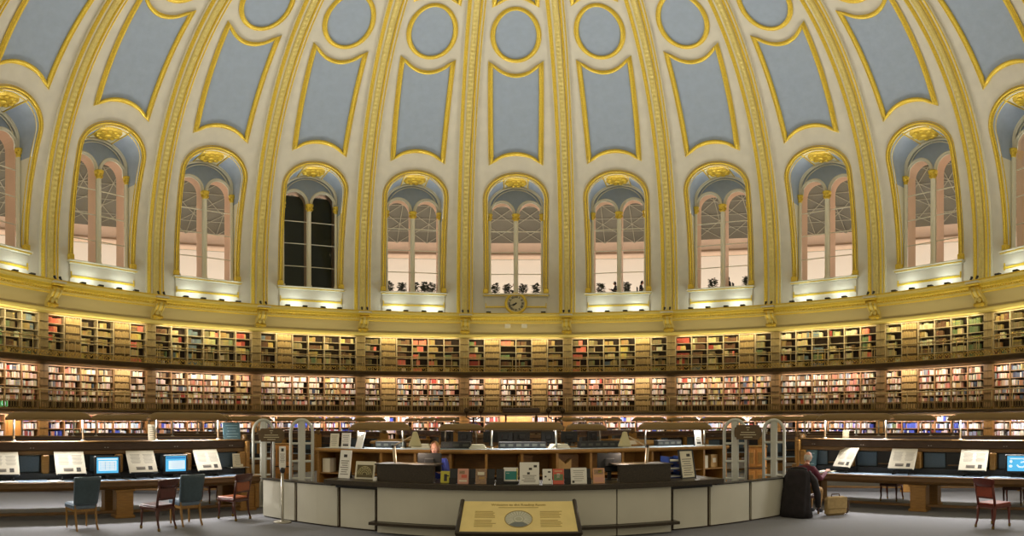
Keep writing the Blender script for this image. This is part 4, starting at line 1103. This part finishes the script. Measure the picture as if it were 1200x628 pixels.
# security gates
gatem = mat('gate_grey', (196,196,184), .45)
def gate(label, px, dist, turn):
    x, y = pos(px, dist); t = thing('security_gate', label, 'gate', (x,y,0), -(px-CX)/F*1+turn, 'security gates beside the counter'); 
    Hh = 2.03; w = .235
    out = [(-w,.02),(-w,Hh-.3)]+[(-w*cos(pi*i/12), Hh-.3+.28*sin(pi*i/12)) for i in range(1,12)]+[(w,Hh-.3),(w,.02)]
    m = MB(); m.tube([(a,0,b) for a,b in out], .036, gatem, 8, flat=1.3); m.build('arch_frame', t)
    m = MB(); m.box((0,0,1.02), (.16,.07,1.95), gatem, bev=.03); m.build('centre_post', t)
    for z in (.75,1.12,1.5,): m = MB(); m.box((0,0,z), (2*w,.05,.05), gatem, bev=.015); m.build('crossbar', t)
    m = MB(); m.box((0,0,.32), (2*w,.07,.6), gatem, bev=.03); m.box((0,0,.02), (.56,.2,.04), gatem, bev=.015); m.build('base', t)
    return t
gate('grey arched security gate farthest left, behind the brown sign', 308.5, 13.9, .15); gate('grey arched security gate between the metal post and the white notice', 353.5, 13.0, .1)
gate('grey arched security gate beside the right end of the ring counter', 861.5, 13.0, -.1); gate('grey arched security gate farthest right, beside the bald person', 907, 13.8, -.15)
# carved brown signs
sgm = mat('carved_sign', (92,72,42), .5, var=.15, scale=8); sgt = mat('sign_letters', (196,184,150), .6)
for px, y0, y1, lab, d in ((318, 502, 517.5, 'brown scalloped wooden sign on a post, left of the counter', 13.4), (876.5, 498, 515, 'brown scalloped wooden sign on a post, right of the counter', 12.8)):
    x, y = pos(px, d); t = thing('wooden_sign', lab, 'sign', (x,y,0), -(px-CX)/F, 'brown wooden signs'); zc = (zat(y0,d)+zat(y1,d))/2; hh = (zat(y0,d)-zat(y1,d))/2; w = .29
    out = [(-w*.82,-hh),(w*.82,-hh),(w*.84,-hh*.75),(w*.97,-hh*.62),(w,-hh*.2),(w*1.0,hh*.2),(w*.97,hh*.62),(w*.84,hh*.75),(w*.82,hh),(-w*.82,hh),(-w*.84,hh*.75),(-w*.97,hh*.62),(-w,hh*.2),(-w,-hh*.2),(-w*.97,-hh*.62),(-w*.84,-hh*.75)]
    m = MB(); m.prism([(a,zc+b) for a,b in out], -.02, .02, sgm); m.build('board', t)
    m = MB()
    for i, ww in enumerate((.08,.04,.3,.34,.18)): m.box((0,-.022,zc+hh*(.66-.33*i)), (ww,.004,.016), sgt)
    m.build('printed_text', t)
    m = MB(); m.tube([(0,.04,0),(0,.04,zc)], .02, darkwood, 8); m.lathe([(0,0),(.16,0),(.16,.02),(0,.03)], darkwood, 16, c=(0,.04,0)); m.build('post', t)
# stanchion with a small notice
x, y, _ = ground(331, 612); t = thing('stanchion', 'steel post with a white notice on top, in front of the counter', 'post', (x,y,0), -(331-CX)/F)
m = MB(); m.lathe([(0,0),(.18,0),(.18,.015),(.15,.03),(.03,.04),(.03,.05),(0,.05)], steel, 24); m.build('base', t)
m = MB(); m.lathe([(.028,.04),(.028,1.0),(.0,1.0)], steel, 14); m.build('pole', t)
m = MB(); m.lathe([(.028,.97),(.05,.99),(.05,1.06),(.03,1.08),(0,1.08)], blackp, 14); m.build('head', t)
m = MB(); m.box((0,-.02,1.28), (.13,.02,.42), white, bev=.004); m.build('notice_board', t)
m = MB(); m.box((0,-.0305,1.3), (.12,.002,.36), white); m.box((0,-.032,1.42), (.05,.004,.06), inkd); [m.box((0,-.032,1.34-.03*i), (.09-.02*(i%2),.004,.008), ink) for i in range(6)]; m.build('printed_text', t)
# oak cupboards behind the gates
for px, y0, lab, w in ((885.5, 524, 'oak cupboard with two panelled doors behind the right-hand brown sign', .52), (333, 521, 'oak cupboard behind the left-hand brown sign', .42)):
    d = 14.6; x, y = pos(px, d); z1 = zat(y0, d); t = thing('cupboard', lab, 'cupboard', (x,y,0), -(px-CX)/F)
    m = MB(); m.box((0,.2,z1/2), (w,.4,z1), dlit, bev=.01); m.box((0,.2,z1+.015), (w+.06,.46,.03), oak, bev=.008); m.box((0,.19,z1*.63), (w+.02,.42,.025), darkwood); m.build('carcass', t)
    for sx in (1,-1):
        o = MB(); o.box((sx*w/4,-.01,z1*.31), (w*.44,.02,z1*.54), dlit, bev=.006); o.box((sx*w/4,-.024,z1*.31), (w*.28,.01,z1*.4), oak, bev=.005); o.build('door', t)
        o = MB(); o.box((sx*w/4,-.01,z1*.81), (w*.44,.02,z1*.3), dlit, bev=.006); o.box((sx*w/4,-.024,z1*.81), (w*.28,.01,z1*.2), oak, bev=.005); o.build('door', t)
# hood lamps on the ring counter and behind it
def ring_hood(p0, p1, r, zf, h, lab, e):
    pm_ = (p0+p1)/2; d = ring_dist(pm_, r); L_ = (p1-p0)/F*d; l, be = onc(pm_, r, zf); return hood_lamp(L_/max(.75,cos(be-(pm_-CX)/F*0) if False else 1), h, l, -(pm_-CX)/F*.6, lab, 'hood lamps over the ring counters', e)
ring_hood(410, 481, 5.65, 1.405, .38, 'bronze hood lamp over the ring counter, left of the blond receptionist', 14)
ring_hood(567, 661, 5.65, 1.405, .39, 'bronze hood lamp in the middle of the ring counter, on two lit posts', 16)
ring_hood(748, 834, 5.65, 1.405, .38, 'bronze hood lamp over the ring counter, above the right-hand desk lamp', 14)
ic = thing('inner_counter', 'smaller oak ring counter inside the ring counter, in the middle of the room', 'counter')
m = MB(); arc_solid(m, rect(3.5, 4.3, 1.36, 1.40), -2.2, 2.2, oak, 40); m.build('counter_top', ic); m = MB(); arc_solid(m, rect(3.6, 4.2, .28, 1.36), -2.2, 2.2, oak2, 40); m.build('carcass', ic)
ring_hood(514, 566, 3.9, 1.40, .36, 'bronze hood lamp on the inner counter, left of the middle one', 0)
ring_hood(663, 711, 3.9, 1.40, .36, 'bronze hood lamp on the inner counter, right of the middle one', 0)
# low black catalogue trays with pale labels
for i, (p0, p1, r) in enumerate(((517, 552, 5.45), (584, 640, 5.45), (676, 731, 5.45), (765, 800, 5.4), (440, 476, 5.45))):
    pm_ = (p0+p1)/2; L_ = (p1-p0)/F*ring_dist(pm_, r); t = item('catalogue_tray', 'low black tray with pale labels on the ring counter, %s' % ('behind the pink brochure','beneath the middle hood lamp','above the orange brochure','right of the right-hand desk lamp','left of the blond receptionist')[i], 'tray', pm_, r, 1.405, 'black trays on the ring counter')
    m = MB(); m.box((0,0,.07), (L_,.16,.14), blackp, bev=.01); m.build('casing', t)
    m = MB(); m.box((0,-.081,.07), (L_*.98,.004,.11), blackp); k = max(3, int(L_/.16)); [m.box((-L_/2+L_*(j+.5)/k,-.083,.07), (L_/k*.6,.006,.05), mat('tray_label', (72,72,62), .6)) for j in range(k)]; m.build('labels', t)
for i, (px, r, w) in enumerate(((560, 5.6, .36), (655, 5.6, .42), (494, 5.5, .4), (735, 4.1, .5))):
    for k in range(3):
        t = item('paper_pile', 'cream sheaf of papers %s, %s of three' % (('beside the middle hood lamp','right of the middle hood lamp','above the blond receptionist','behind the right-hand desk lamp')[i], ('lowest','middle','topmost')[k]), 'papers', px, r, (1.405 if r > 5 else 1.40)+.032*k, 'paper piles', .06*k)
        m = MB(); m.box((0,0,.014), (w-.05*k,.26,.028), paper, bev=.005); m.build('sheaf', t)
ml = [(545, 4.0), (592, 4.1), (611, 3.9), (643, 4.0), (667, 4.0), (694, 4.0), (524, 3.9), (575, 3.8)]
for i, (px, r) in enumerate(ml):
    dark_monitor('dark monitor on the inner counter, %s from the left' % ('third','fifth','sixth','seventh','eighth','ninth','second','fourth')[i], 'monitor', px, r, 1.40, .36 if i % 2 else .42, .26, .3*((i%3)-1), .08, 'dark monitors on the inner counter')
# raised desk in the very middle
t = thing('centre_desk', 'dark wooden raised desk with box canopy in the very middle of the room', 'desk', (-.1,0,0))
m = MB(); m.lathe([(0,.28),(1.5,.28),(1.5,1.5),(1.62,1.52),(1.62,1.6),(0,1.6)], oak2, 8, smooth=False); m.build('base', t)
m = MB(); m.box((.25,0,2.30), (1.1,.7,.16), darkwood, bev=.03); m.box((.25,0,2.2), (1.2,.8,.05), oak2, bev=.01); m.build('canopy', t)
for x in (-.2,.7):
    m = MB(); m.tube([(x,0,1.6),(x,0,2.2)], .03, oak2, 8); m.build('post', t)
m = MB(); m.box((.25,0,1.78), (1.9,.5,.3), darkwood, bev=.02); m.build('shelf_box', t)
def finial(px, d, z0, lab):
    x, y = pos(px, d); t = thing('brass_lamp', lab, 'lamp', (x,y,z0)); dk = mat('dark_brass', (70,52,28), .4, .6)
    m = MB(); m.lathe([(0,0),(.12,0),(.12,.03),(.03,.06),(.025,.45),(.05,.48),(0,.5)], dk, 12); m.build('stem', t)
    m = MB(); m.tube([(-.2,0,.62),(-.2,0,.5),(-.1,0,.44),(.1,0,.44),(.2,0,.5),(.2,0,.62)], .02, dk, 6); m.build('arms', t)
    for sx in (1,-1): m = MB(); m.lathe([(.02,0),(.07,.04),(.08,.12),(.03,.16)], dk, 10, c=(sx*.2,0,.6)); m.build('cup', t)
finial(555, 17.2, 1.6, 'branched dark brass lamp left of the box canopy'); finial(651, 17.2, 1.6, 'branched dark brass lamp right of the box canopy')
bx = [bpy.data.objects['brass_lamp'], bpy.data.objects['brass_lamp.001']]
# more long desks fanning out behind, as far as the photo shows them
def far_desk(beta, label, R_, src_):
    M_ = dup(src_, label=label)
    a0 = atan2(R_.S0.x+R_.D.x*4, -(R_.S0.y+R_.D.y*4)); rot = beta-a0
    v = Matrix.Rotation(rot, 3, 'Z') @ R_.S0; M_.location = v; M_.rotation_euler.z = R_.rz+rot
    for k, s in enumerate((1.0, 3.15, 5.3)):
        h = dup(bpy.data.objects['hood_lamp']); q = Matrix.Rotation(rot, 3, 'Z') @ (R_.S0+R_.D*s); h.location = (q.x, q.y, 1.566); h.rotation_euler.z = R_.rz+rot
        for c in list(h.children):
            if c.type == 'LIGHT': bpy.data.objects.remove(c)
        h['label'] = 'hood lamp on the %s, %s from wall' % (label.replace('long reading ', '').replace('farther back, ',''), ('third','second','first')[k]); h['group'] = 'hood lamps on the desks farther back'
dl, dr_ = bpy.data.objects['reading_desk'], bpy.data.objects['reading_desk.001']
OR2 = ['first','second','third','fourth','fifth']
for i in range(5):
    far_desk(-radians(66+23*i), 'long reading desk farther back, %s behind the left desk' % OR2[i], LR_, dl); far_desk(radians(68+23*i), 'long reading desk farther back, %s behind the right desk' % OR2[i], RR_, dr_)
# green exit sign at the far left
x, y = pos(3.5, 28.0); t = thing('exit_sign', 'small lit green exit sign at the far left below the lower gallery', 'sign', (x,y,2.62), .8)
m = MB(); m.box((0,0,.2), (.46,.1,.3), white, bev=.01); m.build('box', t)
m = MB(); m.box((0,-.055,.2), (.4,.01,.24), mat('exit_green', (30,150,70), .4, emit=(50,190,90), es=1)); m.build('face', t)
m = MB(); m.ball((-.06,-.065,.27), (.022,.01,.022), scrw, 8, 6); m.tube([(-.06,-.065,.24),(-.05,-.065,.18),(-.09,-.065,.12)], .015, scrw, 5); m.tube([(-.05,-.065,.18),(-.01,-.065,.13)], .015, scrw, 5); m.box((.09,-.063,.2), (.08,.008,.18), scrw); m.build('pictogram', t)
# ================================================================ people
def skin(chains, sub=2):
    """chains: list of [(point, radius), ...]; chains that start on an earlier point grow from it. Returns verts, faces."""
    vs = []; es = []; rs = []
    def idx(p):
        for i, q in enumerate(vs):
            if (Vector(q)-Vector(p)).length < 1e-4: return i
        return None
    for ch in chains:
        prev = None
        for p, r in ch:
            i = idx(p)
            if i is None: vs.append(tuple(p)); rs.append(r); i = len(vs)-1
            if prev is not None: es.append((prev, i))
            prev = i
    me = bpy.data.meshes.new('tmp'); me.from_pydata(vs, es, []); ob = bpy.data.objects.new('tmp', me); COL.objects.link(ob)
    md = ob.modifiers.new('s', 'SKIN'); md.use_smooth_shade = True
    for i, r in enumerate(rs):
        d = me.skin_vertices[0].data[i]; d.radius = r if isinstance(r, tuple) else (r, r); d.use_root = (i == 0)
    sb = ob.modifiers.new('u', 'SUBSURF'); sb.levels = sb.render_levels = sub
    bpy.context.view_layer.update(); ev = ob.evaluated_get(bpy.context.evaluated_depsgraph_get()); m2 = ev.to_mesh()
    V = [tuple(v.co) for v in m2.vertices]; Fc = [tuple(p.vertices) for p in m2.polygons]; ev.to_mesh_clear()
    bpy.data.objects.remove(ob); bpy.data.meshes.remove(me); return V, Fc
skinm = mat('skin', (208,152,128), .55, var=.06, scale=12); hairb = mat('blond_hair', (170,128,78), .6, var=.3, scale=40, stretch=(8,8,1)); hairg = mat('grey_hair', (190,180,168), .7, var=.2, scale=40)
eyew = mat('eye_white', (228,222,214), .3); eyed = mat('eye_dark', (44,32,26), .3); lip = mat('lips', (176,96,88), .5)
def head(mb, c, yaw=0, pitch=0, s=1):
    """face looks along local +y; shaped skull, jaw, nose, ears, eyes, mouth, all in the body's mesh"""
    M = Matrix.Translation(c) @ Matrix.Rotation(yaw,4,'Z') @ Matrix.Rotation(pitch,4,'X') @ Matrix.Scale(s,4)
    nu, nv = 20, 14; vs = []; fs = []
    for j in range(nv+1):
        p = -pi/2+pi*j/nv
        for i in range(nu):
            a = 2*pi*i/nu; x, y, z = .076*cos(p)*cos(a), .096*cos(p)*sin(a), .122*sin(p)
            if z < 0: x *= 1-.28*(-z/.122); y = y*(1-.22*(-z/.122))+(.012 if y > 0 else .02)*(-z/.122)
            vs.append((x,y,z))
    for j in range(nv):
        for i in range(nu): fs.append((j*nu+i, j*nu+(i+1)%nu, (j+1)*nu+(i+1)%nu, (j+1)*nu+i))
    mb.add(vs, fs, skinm, True, M)
    mb.tube([(0,.088,.02),(0,.104,-.01),(0,.112,-.03),(0,.092,-.042)], [.009,.012,.016,.01], skinm, 8, M=M)
    for sx in (1,-1):
        mb.ball((sx*.03,.083,.012), (.014,.011,.009), eyew, 8, 6, M); mb.ball((sx*.03,.092,.012), (.006,.005,.006), eyed, 8, 6, M)
        mb.tube([(sx*.015,.094,.034),(sx*.032,.092,.038),(sx*.05,.078,.032)], .0055, hairb, 5, M=M)
        mb.ball((sx*.078,-.005,-.005), (.010,.022,.033), skinm, 8, 6, M)
    mb.tube([(-.022,.086,-.066),(0,.094,-.064),(.022,.086,-.066)], [.004,.007,.004], lip, 6, M=M)
    return M
def hand(mb, w, d, up, side, curl=.5):
    """palm + five fingers; w wrist, d pointing direction, up back of the hand, side +1/-1 where the thumb is"""
    d = Vector(d).normalized(); up = Vector(up); up = (up-d*up.dot(d)).normalized(); l = d.cross(up)*side; w = Vector(w)
    R_ = Matrix((l, d, up)).transposed().to_4x4(); M = Matrix.Translation(w) @ R_
    mb.ball((0,.045,0), (.040,.055,.016), skinm, 12, 8, M)
    for k, (x, L) in enumerate(((.028,.075),(.010,.085),(-.009,.078),(-.027,.060))):
        b = Vector((x,.088,0)); p1 = b+Vector((x*.15,L*.45*cos(curl*.5),-L*.45*sin(curl*.5))); p2 = p1+Vector((0,L*.33*cos(curl*1.2),-L*.33*sin(curl*1.2))); p3 = p2+Vector((0,L*.25*cos(curl*1.8),-L*.25*sin(curl*1.8)))
        mb.tube([Vector((x*.8,.05,0)), b, p1, p2, p3], [.009,.010,.009,.008,.005], skinm, 8, M=M)
    mb.tube([(.030,.02,-.004),(.052,.045,-.012),(.058,.07,-.02),(.054,.09,-.026)], [.012,.011,.010,.006], skinm, 8, M=M)
def person(label, loc, rz, J, clothes, hair, yaw=0, pitch=0, group=None, hands=True, face=True):
    """J: joints in local space (facing +y)"""
    t = thing('person', label, 'person', loc, rz, group)
    g = lambda k: Vector(J[k]); pel, ch, nk, hd = g('pelvis'), g('chest'), g('neck'), g('head')
    def limbs(grow, legs=True, arms=True, torso=True):
        C = []
        if torso: C.append([(pel,(.15+grow,.11+grow)),((pel*.55+ch*.45),(.13+grow,.10+grow)),(ch,(.165+grow,.115+grow)),(ch*.4+nk*.6,(.10+grow,.075+grow))]+([(nk,.052),(nk*.5+hd*.5,.05)] if grow == 0 else []))
        for s in ('L','R'):
            if arms:
                sh, el, wr = g('sh'+s), g('el'+s), g('wr'+s)
                C.append([(ch,(.165+grow,.115+grow)),(sh,.062+grow),(sh*.5+el*.5,.05+grow),(el,.042+grow),(el*.4+wr*.6,.036+grow),(wr if grow == 0 else el*.08+wr*.92,.027+grow)])
            if legs:
                hp, kn, an, to = g('hp'+s), g('kn'+s), g('an'+s), g('to'+s)
                C.append([(pel,(.15+grow,.11+grow)),(hp,.095+grow),(hp*.5+kn*.5,.078+grow),(kn,.06+grow),(kn*.6+an*.4,.055+grow),(an,.036+grow)]+([(to,.03)] if grow == 0 else []))
        return C
    mb = MB(); V, Fc = skin(limbs(0)); mb.add(V, Fc, skinm, True); Mh = head(mb, hd, yaw, pitch)
    if hands:
        for s, sd in (('L',1),('R',-1)): hand(mb, g('wr'+s), J.get('hd'+s, g('wr'+s)-g('el'+s)), J.get('up'+s, (0,0,1)), sd, J.get('curl', .5))
    mb.build('body', t)
    top, legsm, shoe = clothes
    C = limbs(.014, legs=False); m = MB(); V, Fc = skin(C); m.add(V, Fc, top, True); m.build('sweater', t)
    C = limbs(.012, arms=False, torso=False); m = MB(); V, Fc = skin(C); m.add(V, Fc, legsm, True); m.build('trousers', t)
    for s in ('L','R'):
        m = MB(); a, b = g('an'+s), g('to'+s); m.tube([a+Vector((0,-.04,-.02)), a+Vector((0,.04,-.03)), b+Vector((0,.0,-.01)), b+Vector((0,.05,-.015))], [.042,.046,.04,.022], shoe, 10); m.build('shoe', t)
    if hair:
        m = MB(); kind, hm = hair
        if kind == 'bob':
            nu, nv = 24, 12; vs = []; fs = []
            for j in range(nv+1):
                p = pi/2-(pi*.72)*j/nv
                for i in range(nu+1):
                    a = radians(-230+280*i/nu); z = .136*sin(p); r = 1.12
                    x, y = .082*cos(p)*cos(a)*r, .102*cos(p)*sin(a)*r
                    if p < 0: k = min(1, -p/.9); x = .094*cos(a); y = .108*sin(a)-.005; z = -.16*k*.85
                    if sin(a) > .35 and p < .55: x *= 1.0; y *= .98; z = max(z, .055)
                    vs.append((x, y-.006, z+.006+.004*sin(9*a)))
            for j in range(nv):
                for i in range(nu): fs.append((j*(nu+1)+i, (j+1)*(nu+1)+i, (j+1)*(nu+1)+i+1, j*(nu+1)+i+1))
            m.add(vs, fs, hm, True, Mh)
        else:   # a fringe of short hair round a bald crown
            nu, nv = 24, 5; vs = []; fs = []
            for j in range(nv+1):
                z = .035-.11*j/nv
                for i in range(nu+1):
                    a = radians(160+220*i/nu); k = sqrt(max(0, 1-(z/.13)**2)); vs.append((.083*k*cos(a), .103*k*sin(a)-.002, z))
            for j in range(nv):
                for i in range(nu): fs.append((j*(nu+1)+i, (j+1)*(nu+1)+i, (j+1)*(nu+1)+i+1, j*(nu+1)+i+1))
            m.add(vs, fs, hm, True, Mh)
        m.build('hair', t)
    return t
def sitting(seat, lean=.05, armL=((.24,.12,.0),(.16,.36,.08)), armR=((-.24,.12,.0),(-.16,.36,.08)), headf=.05, spread=.1, dead=0):
    b = seat+.10
    J = dict(pelvis=(0,0,b), chest=(0,lean,b+.36), neck=(0,lean+.03,b+.54), head=(0,lean+headf+.03,b+.68))
    for s, k, arm in (('L',1,armL),('R',-1,armR)):
        J['sh'+s] = (k*.175, lean, b+.44); J['el'+s] = (arm[0][0], arm[0][1]+lean, b+.44-.28+arm[0][2]); J['wr'+s] = (arm[1][0], arm[1][1]+lean, b+.16+arm[1][2])
        J['hp'+s] = (k*.09, .06, seat+.085); J['kn'+s] = (k*(spread+.03), .44, seat+.075); J['an'+s] = (k*spread, .42, .09); J['to'+s] = (k*spread, .54, .04)
    return J
navy = mat('blue_jumper', (52,64,150), .7, var=.1, scale=20); maroon = mat('maroon_jumper', (96,34,52), .8, var=.12, scale=25); khaki = mat('khaki_trousers', (150,116,70), .8, var=.1, scale=15); black_c = mat('black_cloth', (30,27,26), .85, var=.2, scale=20); shoeb = mat('black_shoe', (24,20,18), .4)
# receptionist on a stool on the raised floor
l, be = onc(512.5, 6.75, .12)
person('blond person in a blue jumper sitting behind the counter monitor', l, be+pi, sitting(.56, .08, ((.25,.1,.02),(.14,.34,.10)), ((-.25,.1,.02),(-.14,.34,.10))), (navy, black_c, shoeb), ('bob', hairb), pitch=-.25)
t = thing('office_stool', 'dark office stool under the blond receptionist', 'stool', l, be+pi)
m = MB(); m.lathe([(0,.48),(.2,.48),(.22,.51),(.21,.55),(0,.55)], black_c, 20); m.build('seat', t); m = MB(); m.lathe([(.03,.06),(.03,.48)], steel, 12); m.build('column', t)
m = MB(); [m.tube([(0,0,.07),(.26*cos(2*pi*i/5),.26*sin(2*pi*i/5),.03)], .022, blackp, 6) for i in range(5)]; m.build('foot', t)
# reader at the right desk
DP = 12.75; x, y = pos(943, DP+.0)
fr = facing(RR_)
wood_chair('dark wooden chair under the bald person, hidden by a black coat', (x, y, 0), fr, mahog, mahog)
sx_, sy_ = x+cos(fr+pi/2)*.02, y+sin(fr+pi/2)*.02
person('bald person in a maroon jumper and khaki trousers reading at the right desk', (sx_, sy_, 0), fr, sitting(.43, .05, ((.26,.16,.06),(.2,.54,.20)), ((-.28,.18,.06),(-.24,.58,.20)), .05), (maroon, khaki, shoeb), ('fringe', hairg), pitch=-.3)
# coat over the chair back, hanging to the floor
ctm = mat('black_coat', (30,24,26), .9, var=.35, scale=9, bump=.4)
t = thing('coat', 'black coat draped over the chair back of the bald person, reaching the floor', 'coat', (x, y, 0), fr)
m = MB(); rows = [(.99,.14,.05,-.30),(.97,.22,.075,-.30),(.9,.27,.11,-.30),(.75,.29,.13,-.31),(.55,.31,.15,-.33),(.35,.32,.17,-.35),(.15,.34,.19,-.36),(.02,.37,.20,-.36),(.015,.2,.1,-.36)]
n = 40; vs = []; fs = []
for j, (z, w, dth, yc) in enumerate(rows):
    for i in range(n):
        a = 2*pi*i/n; f = 1+(.05*sin(7*a+j*.4)+.03*sin(13*a+j))*min(1, j/4)
        vs.append((w*f*(abs(cos(a))**.7)*(1 if cos(a) > 0 else -1), yc+dth*f*sin(a)*(1 if sin(a) < 0 else .9), z+.012*sin(5*a)*(j > 1)*(z > .1)))
for j in range(len(rows)-1):
    for i in range(n): fs.append((j*n+i, j*n+(i+1)%n, (j+1)*n+(i+1)%n, (j+1)*n+i))
fs += [tuple(reversed(range(n))), tuple((len(rows)-1)*n+i for i in range(n))]
m.add(vs, fs, ctm, True); m.build('body', t)
for sx in (1,-1):
    m = MB(); m.tube([(sx*.2,-.24,.93),(sx*.33,-.2,.75),(sx*.37,-.12,.45),(sx*.36,-.08,.2)], [.06,.08,.075,.06], ctm, 10); m.build('sleeve', t)
m = MB(); m.tube([(-.18,-.26,.98),(-.08,-.22,1.0),(.08,-.22,1.0),(.18,-.26,.98)], .035, ctm, 8); m.build('collar', t)
# satchel beside the chair
x, y, _ = ground(979, 603.5); bagm = mat('tan_bag', (158,132,84), .7, var=.15, scale=14); bagd = mat('brown_strap', (70,50,34), .6)
t = thing('satchel', 'tan canvas bag with dark strap standing on the floor beside the seated person', 'bag', (x,y,0), fr+.9)
m = MB(); m.box((0,0,.2), (.48,.17,.40), bagm, bev=.05, taper=.94); m.build('body', t); m = MB(); m.box((0,-.09,.27), (.46,.02,.24), bagm, bev=.01); m.build('flap', t)
m = MB(); m.tube([(.24,0,.36),(.3,.0,.30),(.3,.02,.1),(.27,.05,.02)], .025, bagd, 6); m.build('strap', t); m = MB(); m.tube([(-.1,0,.39),(-.08,0,.45),(.08,0,.45),(.1,0,.39)], .014, bagd, 6); m.build('handle', t)
t = thing('open_book', 'open book on the desk in front of the bald person', 'book', RR_.P(970, .5, .79), fl_(RR_)); m = MB()
for sx in (1,-1): m.box((sx*.085,0,.012), (.165,.23,.02), paper, T(0,0,0,ry=-sx*.08), bev=.004)
m.build('pages', t); m = MB(); m.box((0,0,.002), (.35,.24,.004), leatherblue); m.build('cover', t)
# ---- diners, plants and tables on the terrace outside the windows
zf = 10.2; sil = mat('dark_clothes', (44,42,48), .9); leaf = mat('dark_leaf', (66,74,56), .7); pot = mat('slate_pot', (60,56,54), .7)
rp_ = random.Random(5); WPL = {0:(-1.3,-.55,.45,1.25), 1:(-1.45,.2), -1:(-1.2,-.4,.4,1.05,1.5), 2:(-1.2,.9,1.4), -2:()}
PW = {0:[(.02,0)], 1:[(-.55,0),(.95,0)], -1:[], 2:[(-.35,0)]}
def plant(b, x, label):
    az = 18*b+math.degrees(x*1.08/23.4); t = thing('potted_plant', label, 'plant', polar(23.4, az, zf), rp_.uniform(0,6), 'terrace plants')
    m = MB(); m.lathe([(0,0),(.2,0),(.25,.6),(.22,.6),(.22,.56),(0,.56)], pot, 12); m.build('pot', t); m = MB()
    for i in range(150):
        a = rp_.uniform(0,2*pi); h = rp_.uniform(.15,.75); r = rp_.uniform(.02,.22); L = rp_.uniform(.12,.24); c = Vector((r*cos(a), r*sin(a), .55+h)); d = Vector((cos(a), sin(a), rp_.uniform(-.3,.8))).normalized(); w = d.cross(Vector((0,0,1))).normalized()*L*.45
        m.add([c, c+d*L*.5+w, c+d*L, c+d*L*.5-w], [(0,1,2,3)], leaf)
    for i in range(6): a = rp_.uniform(0,2*pi); m.tube([(0,0,.55),(.15*cos(a),.15*sin(a),1.1)], .01, leaf, 4)
    m.build('foliage', t)
NT = ['first','second','third','fourth','fifth']
for b, xs in WPL.items():
    for i, x in enumerate(xs): plant(b, x, 'dark potted plant behind the glass, %s in %s' % (NT[i], WN[b]))
first = None
for b, xs in PW.items():
    for i, (x, _) in enumerate(xs):
        az = 18*b+math.degrees(x*1.1/24.2)
        lab = 'person in dark clothes behind %s%s' % (WN[b], ', on the %s' % ('left','right')[i] if len(xs) > 1 else '')
        l = polar(24.2, az, zf+.25); rz = -radians(az)+(pi/2 if i == 0 else -pi/2)
        if first is None: first = person(lab, l, rz, sitting(.46), (sil, sil, shoeb), ('bob', black_c), group='diners on the terrace')
        else: dup(first, l, rz, lab)
        t = thing('terrace_chair', 'dark chair under the diner behind %s%s' % (WN[b], ', on the %s' % ('left','right')[i] if len(xs) > 1 else ''), 'chair', l, rz, 'terrace chairs')
        m = MB(); m.box((0,0,.43), (.44,.44,.05), sil); m.build('seat', t); m = MB(); m.box((0,-.22,.68), (.44,.04,.46), sil); m.build('backrest', t)
        for q in ((.19,.19),(-.19,.19),(.19,-.19),(-.19,-.19)): m = MB(); m.box((q[0],q[1],.08), (.03,.03,.66), sil); m.build('leg', t)
# ================================================================ light
W = bpy.data.worlds.new('night_room'); SC.world = W; W.use_nodes = True
bg = W.node_tree.nodes['Background']; bg.inputs[0].default_value = (1,.88,.62,1); bg.inputs[1].default_value = AMB
for b in range(-NB, NB+1):
    e = 0.0 if b == 0 else 1.0
    # floodlights on the cornice ledge, washing the wall and dome above them
    if b: 
        for q in (-1.15, 1.15):
            az = 18*b+math.degrees(q/20.45); area('cornice_flood', polar(20.16, az, 9.04), (.8,.12), FL, (radians(180-42), 0, -radians(az)), (.9,1,.94))
    area('dome_fill', polar(20.16, 18*b, 9.06), (3.6,.3), UP, (radians(180+38), 0, -radians(18*b)), (1,.96,.86), radians(112))  # strip without a fixture, added on the ledge to brighten the dome
    for z, r, en, colr in ((4.84, 20.75, G1, (1,.82,.66)), (2.4, 20.75, G0, (1,.9,.86))):
        area('gallery_light', polar(r, 18*b, z), (5.6,.08), en, (radians(38), 0, -radians(18*b)), colr)
    area('cornice_light', polar(20.85, 18*b, 7.42), (5.6,.08), G2, (radians(35), 0, -radians(18*b)), (1,.85,.55))
    # added fill without a fixture, floating below the cornice to brighten it
    area('cornice_fill', polar(19.75, 18*b, 6.3), (5.2,.1), CV, (radians(180-20), 0, -radians(18*b)), (1,.88,.5))
for az in range(-90, 91, 20): area('reveal_fill', polar(31, az, 13.5), (3,1), CT*.3, (radians(95), 0, pi-radians(az)), (1,.92,.82)); area('court_lamp', polar(30, az, 11.2), (6,2), CT, (radians(95), 0, -radians(az)), (1,.95,.9))  # the inward-facing row is unseen, added to brighten the outer window reveals
SC.view_settings.view_transform = 'Standard'; SC.view_settings.look = 'None'; SC.view_settings.gamma = 1
SC.view_settings.use_curve_mapping = False; SC.view_settings.exposure = 0
SC.cycles.use_denoising = True
SC.cycles.max_bounces = 6; SC.cycles.transparent_max_bounces = 12
SC.cycles.sample_clamp_indirect = 4
